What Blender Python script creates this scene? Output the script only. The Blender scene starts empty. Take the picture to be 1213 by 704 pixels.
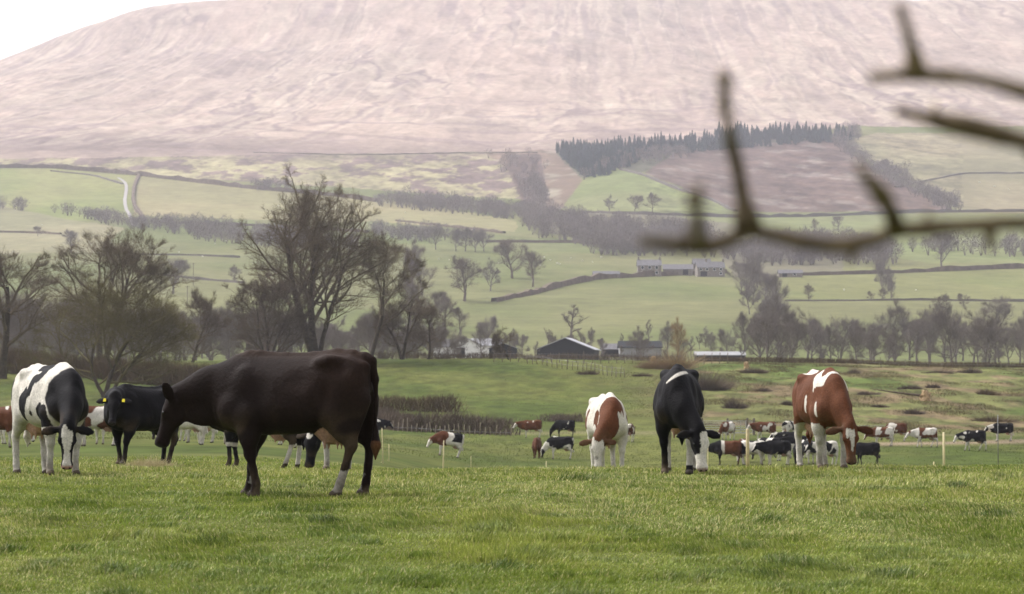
import bpy, math, random
import numpy as np
R = math.radians
sc = bpy.context.scene
COL = sc.collection
# ------------------------------------------------------------------ camera
F = 2864.0                      # focal length in photo pixels (1213 wide)
PITCH = math.atan(98.0 / F)
CZ = 1.45
cd = bpy.data.cameras.new('camera')
cam = bpy.data.objects.new('camera', cd); COL.objects.link(cam)
cam.location = (0, 0, CZ); cam.rotation_euler = (math.pi / 2 + PITCH, 0, 0)
cd.sensor_width = 36.0; cd.lens = 85.0
cd.clip_start = 0.1; cd.clip_end = 20000
cd.dof.use_dof = True; cd.dof.focus_distance = 30.0; cd.dof.aperture_fstop = 5.6
sc.camera = cam
# ------------------------------------------------------------------ sky, sun
SUN_EL, SUN_AZ = R(52), R(-62)   # azimuth from +Y (view direction), negative = left
w = bpy.data.worlds.new('World'); sc.world = w; w.use_nodes = True
nt = w.node_tree; nt.nodes.clear()
sky = nt.nodes.new('ShaderNodeTexSky'); sky.sky_type = 'NISHITA'; sky.sun_disc = False
sky.sun_elevation = SUN_EL; sky.sun_rotation = SUN_AZ; sky.air_density = 1.0; sky.dust_density = 4.0; sky.ozone_density = 1.0
hs = nt.nodes.new('ShaderNodeHueSaturation'); hs.inputs['Saturation'].default_value = 0.12; hs.inputs['Value'].default_value = 1.0
bg = nt.nodes.new('ShaderNodeBackground'); bg.inputs['Strength'].default_value = 0.15
tint = nt.nodes.new('ShaderNodeMix'); tint.data_type = 'RGBA'; tint.blend_type = 'MULTIPLY'; tint.inputs[0].default_value = 1.0
tint.inputs[7].default_value = (0.985, 0.965, 1.0, 1)
ow = nt.nodes.new('ShaderNodeOutputWorld')
nt.links.new(sky.outputs[0], hs.inputs['Color']); nt.links.new(hs.outputs[0], tint.inputs[6])
nt.links.new(tint.outputs[2], bg.inputs[0]); nt.links.new(bg.outputs[0], ow.inputs[0])
sd = bpy.data.lights.new('sun', 'SUN'); sd.energy = 1.5; sd.angle = R(12); sd.color = (1.0, 0.975, 0.94)
sun = bpy.data.objects.new('sun', sd); COL.objects.link(sun)
sun.rotation_euler = (math.pi / 2 - SUN_EL, 0, math.pi - SUN_AZ)
sc.view_settings.view_transform = 'Standard'; sc.view_settings.look = 'None'
sc.view_settings.exposure = 1.0; sc.view_settings.gamma = 1.0; sc.view_settings.use_curve_mapping = False
sc.cycles.max_bounces = 6; sc.cycles.volume_bounces = 1; sc.cycles.diffuse_bounces = 2
sc.cycles.transparent_max_bounces = 8
sc.cycles.use_denoising = True
# ------------------------------------------------------------------ helpers
def tag(o, label=None, cat=None, group=None, kind=None):
    if label: o['label'] = label
    if cat: o['category'] = cat
    if group: o['group'] = group
    if kind: o['kind'] = kind
    return o
def mesh_from(name, V, faces, cols=None, smooth=True):
    """V (n,3); faces = list of (m,k) int arrays"""
    me = bpy.data.meshes.new(name)
    V = np.asarray(V, dtype=np.float32)
    faces = [np.asarray(f, dtype=np.int32) for f in faces if len(f)]
    me.vertices.add(len(V)); me.vertices.foreach_set('co', V.ravel())
    tot = sum(f.size for f in faces); nf = sum(len(f) for f in faces)
    me.loops.add(tot); me.loops.foreach_set('vertex_index', np.concatenate([f.ravel() for f in faces]))
    me.polygons.add(nf)
    lt = np.concatenate([np.full(len(f), f.shape[1], dtype=np.int32) for f in faces])
    ls = np.concatenate([[0], np.cumsum(lt)[:-1]]).astype(np.int32)
    me.polygons.foreach_set('loop_start', ls); me.polygons.foreach_set('loop_total', lt)
    me.polygons.foreach_set('use_smooth', np.full(nf, smooth, dtype=bool))
    if cols is not None:
        a = me.color_attributes.new('Col', 'FLOAT_COLOR', 'POINT')
        c = np.ones((len(V), 4), dtype=np.float32); c[:, :3] = cols
        a.data.foreach_set('color', c.ravel())
    me.update(calc_edges=True)
    return me
def link(name, me, mat=None, parent=None):
    o = bpy.data.objects.new(name, me); COL.objects.link(o)
    if mat is not None and len(me.materials) == 0: me.materials.append(mat)
    if parent is not None: o.parent = parent
    return o
def empty(name, loc, rz=0.0):
    o = bpy.data.objects.new(name, None); COL.objects.link(o)
    o.location = loc; o.rotation_euler = (0, 0, rz); o.empty_display_size = 0.3
    return o
class MB:
    def __init__(s): s.V = []; s.F = []
    def add(s, V, F):
        b = len(s.V); s.V += [tuple(v) for v in V]; s.F += [tuple(i + b for i in f) for f in F]
    def box(s, x0, x1, y0, y1, z0, z1):
        V = [(x, y, z) for z in (z0, z1) for y in (y0, y1) for x in (x0, x1)]
        s.add(V, [(0, 2, 3, 1), (4, 5, 7, 6), (0, 1, 5, 4), (2, 6, 7, 3), (0, 4, 6, 2), (1, 3, 7, 5)])
    def tube(s, pts, rad, n=8, cap=True):
        pts = [np.array(p, float) for p in pts]; rings = []
        V = []; F = []
        for i, p in enumerate(pts):
            d = pts[min(i + 1, len(pts) - 1)] - pts[max(i - 1, 0)]; d /= np.linalg.norm(d) + 1e-9
            a = np.cross(d, (0, 0, 1) if abs(d[2]) < 0.9 else (1, 0, 0)); a /= np.linalg.norm(a); b = np.cross(d, a)
            r = rad[i] if hasattr(rad, '__len__') else rad
            for k in range(n):
                t = 2 * math.pi * k / n; V.append(p + r * (math.cos(t) * a + math.sin(t) * b))
        for i in range(len(pts) - 1):
            for k in range(n):
                F.append((i * n + k, i * n + (k + 1) % n, (i + 1) * n + (k + 1) % n, (i + 1) * n + k))
        if cap:
            F.append(tuple(range(n))[::-1]); F.append(tuple((len(pts) - 1) * n + k for k in range(n)))
        s.add(V, F)
    def mesh(s, name, smooth=False):
        me = bpy.data.meshes.new(name); me.from_pydata(s.V, [], s.F)
        for p in me.polygons: p.use_smooth = smooth
        me.update(); return me
    def build(s, name, mat, parent=None, smooth=False):
        return link(name, s.mesh(name, smooth), mat, parent)
# noise -------------------------------------------------------------
def _h(ix, iy, seed):
    n = (ix.astype(np.int64) * 374761393 + iy.astype(np.int64) * 668265263 + seed * 1442695041) & 0x7fffffff
    n = ((n ^ (n >> 13)) * 1274126177) & 0x7fffffff
    return ((n ^ (n >> 16)) & 0xffff) / 65535.0
def vnoise(x, y, seed=0):
    x = np.asarray(x, float); y = np.asarray(y, float)
    ix = np.floor(x); iy = np.floor(y); fx = x - ix; fy = y - iy
    fx = fx * fx * (3 - 2 * fx); fy = fy * fy * (3 - 2 * fy)
    a = _h(ix, iy, seed); b = _h(ix + 1, iy, seed); c = _h(ix, iy + 1, seed); d = _h(ix + 1, iy + 1, seed)
    return (a * (1 - fx) + b * fx) * (1 - fy) + (c * (1 - fx) + d * fx) * fy
def fbm(x, y, seed=0, o=4, g=0.5):
    s = 0; a = 1; t = 0
    for i in range(o):
        s = s + a * vnoise(x * 2 ** i + 17.3 * i, y * 2 ** i - 9.1 * i, seed + i); t += a; a *= g
    return s / t
def sstep(a, b, x):
    t = np.clip((np.asarray(x, float) - a) / (b - a), 0, 1); return t * t * (3 - 2 * t)
# materials ----------------------------------------------------------
def principled(name, base=(.5, .5, .5), rough=.9, attr=False, noise=None, bump=None, sheen=0, spec=.2, metal=0, coords='Object'):
    """noise=(scale, amount, detail) multiplies value; bump=(scale, strength, distance)"""
    m = bpy.data.materials.new(name); m.use_nodes = True
    t = m.node_tree; b = t.nodes['Principled BSDF']
    b.inputs['Roughness'].default_value = rough; b.inputs['Specular IOR Level'].default_value = spec
    b.inputs['Metallic'].default_value = metal
    if sheen: b.inputs['Sheen Weight'].default_value = sheen
    tc = t.nodes.new('ShaderNodeTexCoord')
    if attr:
        c = t.nodes.new('ShaderNodeVertexColor'); c.layer_name = 'Col'; col = c.outputs[0]
    else:
        c = t.nodes.new('ShaderNodeRGB'); c.outputs[0].default_value = (*base, 1); col = c.outputs[0]
    if noise:
        for sc_, am, de in (noise if isinstance(noise[0], (tuple, list)) else [noise]):
            n = t.nodes.new('ShaderNodeTexNoise'); n.inputs['Scale'].default_value = sc_; n.inputs['Detail'].default_value = de
            t.links.new(tc.outputs[coords], n.inputs['Vector'])
            r = t.nodes.new('ShaderNodeMapRange'); r.inputs[1].default_value = .3; r.inputs[2].default_value = .7
            r.inputs[3].default_value = 1 - am; r.inputs[4].default_value = 1 + am
            t.links.new(n.outputs[0], r.inputs[0])
            mx = t.nodes.new('ShaderNodeVectorMath'); mx.operation = 'SCALE'
            t.links.new(col, mx.inputs[0]); t.links.new(r.outputs[0], mx.inputs['Scale']); col = mx.outputs[0]
    t.links.new(col, b.inputs['Base Color'])
    if bump:
        n = t.nodes.new('ShaderNodeTexNoise'); n.inputs['Scale'].default_value = bump[0]; n.inputs['Detail'].default_value = 6
        t.links.new(tc.outputs[coords], n.inputs['Vector'])
        bp = t.nodes.new('ShaderNodeBump'); bp.inputs['Strength'].default_value = bump[1]; bp.inputs['Distance'].default_value = bump[2]
        t.links.new(n.outputs[0], bp.inputs['Height']); t.links.new(bp.outputs[0], b.inputs['Normal'])
    return m
def srgb(r, g, b):
    f = lambda c: (c / 255 / 12.92) if c / 255 <= .04045 else ((c / 255 + .055) / 1.055) ** 2.4
    return np.array([f(r), f(g), f(b)])
# ------------------------------------------------------------------ terrain heights
CP, SP = math.cos(PITCH), math.sin(PITCH)
def py_to_z(py, d):
    b = (352.0 - np.asarray(py, float)) / F
    return CZ + d * (SP + b * CP) / (CP - b * SP)
def project(X, Y, Z):
    yc = Y * CP + (Z - CZ) * SP; zc = -Y * SP + (Z - CZ) * CP
    yc = np.maximum(yc, 0.01)
    return 606.5 + F * X / yc, 352.0 - F * zc / yc
CPX = np.array([-900, -300, 0, 60, 120, 175, 300, 450, 600, 750, 900, 1050, 1213, 1500, 2100], float)
def row(L, Rr, mid=None):   # values at px 0 (left), 1213 (right); mid: (px,val) list
    xs = [0, 1213]; vs = [L, Rr]
    if mid: xs += [m[0] for m in mid]; vs += [m[1] for m in mid]
    o = np.argsort(xs); return np.interp(CPX, np.array(xs)[o], np.array(vs)[o])
ZR = []  # (d, z array)
for d, L, Rr in ((-80, -1.5, -1.5), (0, -1.42, -1.42), (10, -1.36, -1.36), (14, -1.3, -1.3), (24, -1.13, -1.13), (31, -1.22, -1.2), (36, -1.3, -1.29),
                 (44, -1.6, -1.66), (60, -1.95, -2.7), (85, -2.35, -4.1), (110, -2.85, -4.85), (150, -3.6, -5.02), (175, -3.85, -5.0), (200, -4.05, -4.7)):
    ZR.append((d, CZ + row(L, Rr, [(380, L), (600, Rr)])))
for d, vals in ((230, [(0, 492), (300, 500), (600, 499), (900, 500), (1213, 506)]), (260, [(0, 470), (300, 478), (600, 477), (900, 478), (1213, 484)]),
                (290, [(0, 450), (300, 455), (600, 455), (900, 457), (1213, 462)]), (320, [(0, 438), (300, 437), (600, 437), (900, 440), (1213, 445)]),
                (345, [(0, 433), (300, 427), (600, 426), (900, 430), (1213, 437)]), (375, [(0, 432), (300, 426.5), (600, 425), (900, 429.5), (1213, 436)]),
                (410, [(0, 436), (300, 432), (600, 431), (900, 435), (1213, 440)]), (520, [(0, 433), (600, 430), (1213, 436)]), (600, [(0, 428), (600, 426), (1213, 432)]),
                (680, [(0, 418), (600, 419), (1213, 424)]), (800, [(0, 398), (600, 402), (1213, 404)]), (900, [(0, 380), (600, 384), (1213, 386)]),
                (1000, [(0, 362), (600, 366), (900, 366), (1213, 369)]), (1100, [(0, 345), (600, 348), (1213, 350)]), (1200, [(0, 328), (600, 332), (1213, 332)]),
                (1300, [(0, 314), (600, 319), (1213, 318)]), (1450, [(0, 298), (600, 300), (1213, 301)]), (1600, [(0, 280), (600, 282), (1213, 284)]),
                (1750, [(0, 262), (600, 266), (745, 262), (1213, 266)]), (1900, [(0, 245), (600, 252), (700, 243), (745, 236), (800, 243), (1213, 248)]),
                (2020, [(0, 228), (600, 240), (640, 236), (745, 205), (850, 232), (1000, 222), (1213, 226)]),
                (2100, [(0, 215), (600, 222), (660, 230), (745, 200), (850, 216), (1213, 209)]), (2300, [(0, 184), (600, 190), (660, 194), (745, 186), (1213, 180)]),
                (2500, [(0, 160), (600, 162), (1213, 152)]), (2700, [(0, 135), (600, 130), (1213, 124)]), (2900, [(0, 108), (600, 95), (1213, 92)]),
                (3100, [(0, 88), (600, 58), (1213, 58)]), (3300, [(0, 74), (600, 27), (1213, 30)]), (3450, [(0, 69), (60, 43), (120, 17), (175, 2), (260, -8), (600, -9), (800, -5), (1213, -3)])):
    o = row(vals[0][1], vals[-1][1], vals[1:-1])
    if d >= 2300:
        k = (d - 2200) / 1250.0
        o[0] += 330 * k; o[1] += 130 * k
    ZR.append((d, py_to_z(o, d)))
top = ZR[-1][1]
for d, dz in ((3550, 6), (3700, 4), (4000, -20), (4600, -80)): ZR.append((d, top + dz))
DK = np.array([z[0] for z in ZR], float); ZK = np.array([z[1] for z in ZR])
# fine table, smoothed along depth (in a warped coordinate)
warp = lambda d: np.log(np.maximum(np.asarray(d, float), -80) + 110)
TW = np.linspace(warp(-80), warp(4600), 2400); TD = np.exp(TW) - 110
UA = np.linspace((-900 - 606.5) / F, (2100 - 606.5) / F, 301)
tab = np.array([np.interp(TD, DK, ZK[:, j]) for j in range(len(CPX))]).T
tab = np.array([np.interp(UA, (CPX - 606.5) / F, r_) for r_ in tab])
ker = np.hanning(31); ker /= ker.sum()
pad = np.pad(tab, ((15, 15), (0, 0)), 'edge')
tab = np.array([np.convolve(pad[:, j], ker, 'valid') for j in range(len(UA))]).T
ku = np.hanning(13); ku /= ku.sum(); pad = np.pad(tab, ((0, 0), (6, 6)), 'edge')
tab = np.array([np.convolve(r_, ku, 'valid') for r_ in pad])
def gully_u(X, Y):   # coordinate that stays constant down a gully: they fan out from the summit
    return X - (Y - 2300) * np.interp(X / np.maximum(Y, 30) * F + 606.5, [-100, 100, 350, 700, 1200], [.42, .36, .2, .02, -.12])
def relief(X, Y):
    z = 0.06 * (fbm(X * .35, Y * .35, 3, 3) - .5) * sstep(5, 15, Y) + .30 * (fbm(X * .09, Y * .05, 2, 2) - .5) * sstep(27, 40, Y) * (1 - sstep(70, 120, Y))
    z = z + 0.5 * (fbm(X * .12, Y * .12, 5, 4) - .5) * sstep(150, 260, Y) * (1 - .4 * sstep(400, 600, Y))
    z = z + 5 * (fbm(X * .008, Y * .008, 7, 4) - .5) * sstep(600, 1200, Y)
    g = 1 - np.abs(2 * fbm(gully_u(X, Y) * .0062 + .25 * fbm(X * .01, Y * .01, 5, 3), Y * .0010, 11, 5, .55) - 1)
    z = z + 13 * (g - .8) * sstep(2350, 2900, Y) * (1 - .75 * sstep(3250, 3450, Y))
    z = z + 12 * (fbm(X * .012, Y * .006, 21, 5, .6) - .5) * sstep(2100, 2600, Y)* (1 - .6 * sstep(3250, 3450, Y))
    return z
def ground(X, Y):
    X = np.asarray(X, float); Y = np.asarray(Y, float)
    a = X / np.maximum(Y, 30.0)
    i = np.clip((warp(Y) - TW[0]) / (TW[1] - TW[0]), 0, len(TW) - 1.001); j = np.clip((a - UA[0]) / (UA[1] - UA[0]), 0, len(UA) - 1.001)
    i0 = i.astype(int); j0 = j.astype(int); fi = i - i0; fj = j - j0
    z = (tab[i0, j0] * (1 - fj) + tab[i0, j0 + 1] * fj) * (1 - fi) + (tab[i0 + 1, j0] * (1 - fj) + tab[i0 + 1, j0 + 1] * fj) * fi
    return z + relief(X, Y)
def hit(px, py, dmin=8.0, dmax=3600.0):
    """first point where the view line through (px,py) meets the ground beyond dmin"""
    ds = np.exp(np.linspace(math.log(dmin), math.log(dmax), 1500))
    a = (px - 606.5) / F; b = (352 - py) / F; k = CP - b * SP
    X = ds * a / k; Z = CZ + ds * (SP + b * CP) / k
    below = Z <= ground(X, ds)
    i = int(np.argmax(below))
    if not below[i]: i = len(ds) - 1
    return float(X[i]), float(ds[i]), float(ground(X[i], ds[i]))
def at(px, d):
    a = (px - 606.5) / F; X = d * a / CP
    return float(X), float(d), float(ground(X, d))
HERO=True
SMALL=True
# ------------------------------------------------------------------ ground sheet
def inpoly(px, py, poly):
    r = np.zeros(px.shape, bool); n = len(poly)
    for i in range(n):
        x0, y0 = poly[i]; x1, y1 = poly[(i + 1) % n]
        if y0 == y1: continue
        c = ((y0 > py) != (y1 > py)) & (px < (x1 - x0) * (py - y0) / (y1 - y0) + x0); r ^= c
    return r
def make_ground():
    # depth rows: dense where the picture is dense
    ds = [-80, -40, -10, 0, 4, 7]
    ds += list(np.linspace(9, 50, 90)); ds += list(np.linspace(51, 140, 60)); ds += list(np.linspace(141, 400, 230)); ds += list(np.linspace(404, 640, 40))
    ds += list(np.linspace(644, 2100, 330)); ds += list(np.linspace(2105, 3480, 300)); ds += list(np.linspace(3500, 4600, 30))
    ds = np.array(ds, float)
    uc = np.linspace(-.235, .235, 760); us = np.linspace(.24, .62, 60)
    us = np.concatenate([-us[::-1], uc, us])
    D, U = np.meshgrid(ds, us, indexing='ij')
    X = U * (np.maximum(D, 0) + 14 * np.exp(-np.maximum(D, 0) / 40) + 0.0)
    X = np.where(D < 6, U * 60, X) if False else U * (np.abs(D) * (D > 0) + 90 / (1 + np.maximum(D, 0) / 12))
    Z = ground(X, D)
    PX, PY = project(X, D, Z)
    n1 = fbm(X * .02, D * .02, 31, 5); n2 = fbm(X * .15, D * .15, 33, 4); n3 = fbm(X * .006, D * .003, 37, 5, .6)
    C = np.zeros(X.shape + (3,))
    def mix(a, b, t): return a * (1 - t[..., None]) + b * t[..., None]
    green = np.array([.075, .095, .020]); green2 = np.array([.105, .115, .032]); olive = np.array([.12, .105, .045])
    C[:] = mix(green, green2, sstep(.35, .65, n2))
    # valley floor pasture, beyond the near rise
    val = (D > 70) & (D <= 420)
    vg = mix(np.array([.058, .078, .017]), np.array([.098, .106, .028]), sstep(.3, .7, fbm(X * .10, D * .04, 41, 5, .65)))
    vg = vg * (1 + .9 * (fbm(X * .9, D * .35, 46, 3) - .5))[..., None]
    # rough tussocky slope on the right
    rough = sstep(700, 860, PX + 60 * (n1 - .5)) * sstep(203, 222, D + 16 * (n2 - .5)) 
    rg = mix(np.array([.11, .115, .04]), np.array([.145, .11, .06]), sstep(.45, .62, fbm(X * .25, D * .12, 43, 5)))
    rg = mix(rg, np.array([.075, .10, .025]), sstep(.52, .66, fbm(X * .05, D * .03, 44, 3)))
    vg = mix(vg, rg, rough)
    vg = vg * (1 + (rough * 1.1)[..., None] * (fbm(X * .55, D * .16, 47, 4, .7) - .5)[..., None] * 1.6)
    tr = np.exp(-((D - 186 - (PX - 1100) * .03) / 3.6) ** 2) * sstep(980, 1060, PX) * .9
    vg = mix(vg, np.array([.23, .175, .12]), tr)
    tr2 = np.exp(-((D - 206) / 3.) ** 2) * .5
    vg = mix(vg, np.array([.17, .15, .085]), tr2)
    C[val] = vg[val]
    far = D > 420
    # far fields by ground colour
    mead = mix(np.array([.112, .128, .046]), np.array([.142, .142, .062]), sstep(.35, .65, fbm(X * .012, D * .005, 51, 5)))
    Cf = mead.copy()
    straw = mix(np.array([.215, .195, .11]), np.array([.17, .165, .088]), sstep(.35, .65, fbm(X * .01, D * .006, 53, 4)))
    lime = mix(np.array([.135, .160, .058]), np.array([.158, .168, .072]), sstep(.3, .7, fbm(X * .01, D * .01, 54, 4)))
    pink = mix(np.array([.355, .270, .215]), np.array([.295, .228, .185]), sstep(.3, .7, n3))
    heath = np.array([.135, .10, .085])
    bracken = mix(np.array([.145, .105, .075]), np.array([.22, .19, .14]), sstep(.55, .75, fbm(X * .06, D * .03, 55, 5)))
    wx = 7 * (fbm(X * .02, D * .02, 61, 5, .6) - .5); wy = 4 * (fbm(X * .03, D * .03, 63, 5, .6) - .5)
    QX, QY = PX + wx, PY + wy
    # moor above the wall line
    moorline = np.interp(QX, [-400, 0, 80, 165, 400, 640, 690, 1000, 1213, 1600], [195, 199, 198, 207, 222, 238, 200, 150, 150, 150])
    moor = far & (QY < moorline) & (D > 1800)
    Cf[moor] = pink[moor]
    # mottled rough pasture band below the moor, left and centre
    band = far & (QY < moorline) & (QY > np.interp(QX, [0, 200, 420, 640, 700], [188, 186, 182, 179, 178])) & (QX < 650) & (D > 1800)
    mott = sstep(.47, .55, fbm(X * .06, D * .028, 71, 5, .7))
    roughp = mix(np.array([.25, .225, .125]), np.array([.135, .10, .085]), mott)
    Cf[band] = roughp[band]
    # heather belt on the left
    belt = np.exp(-((QY - np.interp(QX, [0, 200, 400, 640], [172, 170, 180, 176])) / 13.) ** 2) * np.interp(QX, [-200, 140, 280, 640, 800], [1, 1, .8, .35, .0])
    belt = np.where(moor, belt * sstep(.08, .42, fbm(X * .02, D * .012, 73, 5, .65)), 0)
    Cf = mix(Cf, heath, np.clip(belt * 1.0, 0, .9))
    mw = np.exp(-((QY - np.interp(QX, [0, 260, 420, 640, 900], [168, 150, 160, 178, 178])) / 1.3) ** 2) * ((QX > 230) & (QX < 650)) * .5
    Cf = mix(Cf, heath, np.where(far, mw, 0))
    # drainage streaks and heather patches up the hill
    st = sstep(.56, .66, fbm(X * .02 + D * .004, D * .0065, 81, 6, .6)) * sstep(2200, 2500, D)
    Cf = mix(Cf, np.array([.17, .125, .115]), np.where(moor, st * .45, 0))
    st2 = sstep(.58, .68, fbm(X * .009, D * .02, 83, 6, .65)) * sstep(2200, 2500, D)
    Cf = mix(Cf, np.array([.19, .15, .12]), np.where(moor, st2 * .4, 0))
    st3 = sstep(.55, .7, fbm(X * .006 - D * .003, D * .004, 85, 6, .6)) * sstep(2600, 2900, D)
    Cf = mix(Cf, np.array([.25, .22, .17]), np.where(moor, st3 * .25, 0))
    gu = gully_u(X, D); sl = sstep(2300, 2500, D)
    for fq, wd, sd_, am_, cc in ((.012, .055, 401, .75, (.20, .15, .14)), (.03, .07, 411, .55, (.22, .17, .155)), (.006, .03, 421, .8, (.17, .125, .12))):
        rdg = np.abs(2 * fbm(gu * fq + .5 * fbm(X * .02, D * .02, sd_ + 5, 4), D * .0013, sd_, 4, .5) - 1)
        gate_ = sstep(.40, .62, fbm(X * .005, D * .004, sd_ + 7, 3)) * sl
        Cf = mix(Cf, np.array(cc), np.where(moor, (1 - sstep(wd * .3, wd, rdg)) * gate_ * am_ * .8, 0))
        Cf = mix(Cf, np.array([.42, .35, .27]), np.where(moor, (1 - sstep(wd * .3, wd * 1.2, np.abs(rdg - wd * 2.2))) * gate_ * .45, 0))
    bandl = sstep(.55, .68, fbm(X * .006, D * .045, 431, 4, .6)) * sstep(2250, 2350, D) * (1 - sstep(2700, 2850, D)); Cf = mix(Cf, np.array([.22, .165, .15]), np.where(moor, bandl * .7, 0))
    def paint(poly, colr, soft=None):
        m = far & inpoly(QX, QY, poly)
        Cf[m] = colr[m] if isinstance(colr, np.ndarray) and colr.ndim == 3 else colr
    paint([(-500, 203), (60, 200), (160, 208), (160, 232), (152, 264), (90, 262), (-500, 250)], mead * np.array([1.3, 1.32, 1.15]))
    paint([(-500, 243), (0, 243), (100, 264), (150, 270), (110, 300), (-500, 305)], straw)
    paint([(160, 208), (290, 222), (460, 236), (612, 262), (612, 276), (470, 265), (330, 262), (160, 255)], straw * np.array([1.15, 1.1, 1.0]))
    paint([(190, 258), (300, 262), (300, 280), (190, 272)], lime)
    paint([(440, 262), (560, 276), (680, 285), (820, 296), (700, 300), (520, 290), (300, 285)], lime * .85)
    paint([(662, 250), (672, 238), (690, 214), (712, 202), (735, 200), (762, 208), (800, 225), (845, 238), (872, 251)], lime)
    paint([(690, 212), (660, 190), (658, 182), (700, 178), (800, 172), (900, 162), (1020, 160), (1020, 167), (830, 180), (756, 206), (735, 199)], np.array([.08, .08, .05]))
    paint([(640, 178), (656, 180), (690, 214), (662, 250), (640, 250), (600, 200), (575, 180)], bracken)
    paint([(598, 184), (640, 182), (645, 215), (655, 250), (622, 250), (606, 212)], bracken * np.array([.6, .58, .66]))
    paint([(765, 205), (800, 180), (1000, 162), (1005, 178), (1060, 212), (1135, 252), (875, 251), (845, 238)], bracken * np.array([.70, .66, .74]))
    paint([(1010, 165), (1040, 158), (1600, 150), (1600, 252), (1140, 252), (1095, 222), (1010, 182)], straw * np.array([.95, .9, .95]))
    paint([(800, 254), (1700, 252), (1700, 312), (1100, 312), (1000, 296), (900, 282), (800, 262)], lime)
    paint([(930, 316), (1700, 318), (1700, 352), (930, 358)], mead * np.array([1.08, 1.1, 1.0]))
    paint([(640, 250), (800, 256), (1000, 284), (1000, 322), (870, 328), (850, 300), (700, 280), (640, 276)], np.array([.13, .12, .075]))
    # fine broken texture: rushes, tussocks, stones, worn grass
    fine = (fbm(X * .05 + D * .02, D * .022, 91, 5, .7) - .5) * 2; fine2 = (fbm(X * .16, D * .06, 93, 4, .7) - .5) * 2
    am = np.where(moor, .20, .13); am = np.where(band, .5, am); rel = np.where((QX > 765) & (QX < 1140) & (QY > 160) & (QY < 252), .55, 0.0); am = np.maximum(am, rel)
    Cf = Cf * np.clip(1 + am[..., None] * (fine + .7 * fine2)[..., None] * 1.3, .35, 1.7)
    C = np.where(far[..., None], Cf, C)
    nv = X.shape; idx = np.arange(X.size).reshape(nv)
    f = np.stack([idx[:-1, :-1], idx[:-1, 1:], idx[1:, 1:], idx[1:, :-1]], -1).reshape(-1, 4)
    me = mesh_from('ground', np.stack([X, D, Z], -1).reshape(-1, 3), [f], C.reshape(-1, 3))
    m = principled('pasture', rough=1.0, attr=True, spec=.05, noise=[(.9, .12, 6), (.11, .12, 6), (.018, .10, 8)], bump=(1.2, .5, .12))
    o = link('ground', me, m); tag(o, 'grass field rising through pasture to a pale moorland hill', None, None, 'structure')
make_ground()
# ------------------------------------------------------------------ haze
def make_haze():
    mb = MB(); mb.box(-3100, 3100, -90, 4700, -12, 640)
    m = bpy.data.materials.new('haze'); m.use_nodes = True; t = m.node_tree; t.nodes.clear()
    o = t.nodes.new('ShaderNodeOutputMaterial'); v = t.nodes.new('ShaderNodeVolumePrincipled')
    v.inputs['Color'].default_value = (.90, .885, 1.0, 1); v.inputs['Density'].default_value = HAZE; v.inputs['Anisotropy'].default_value = .2
    t.links.new(v.outputs[0], o.inputs['Volume'])
    h = mb.build('haze', m); tag(h, 'pale haze in the air over the valley', None, None, 'stuff')
HAZE = 0.000112
make_haze()
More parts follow.
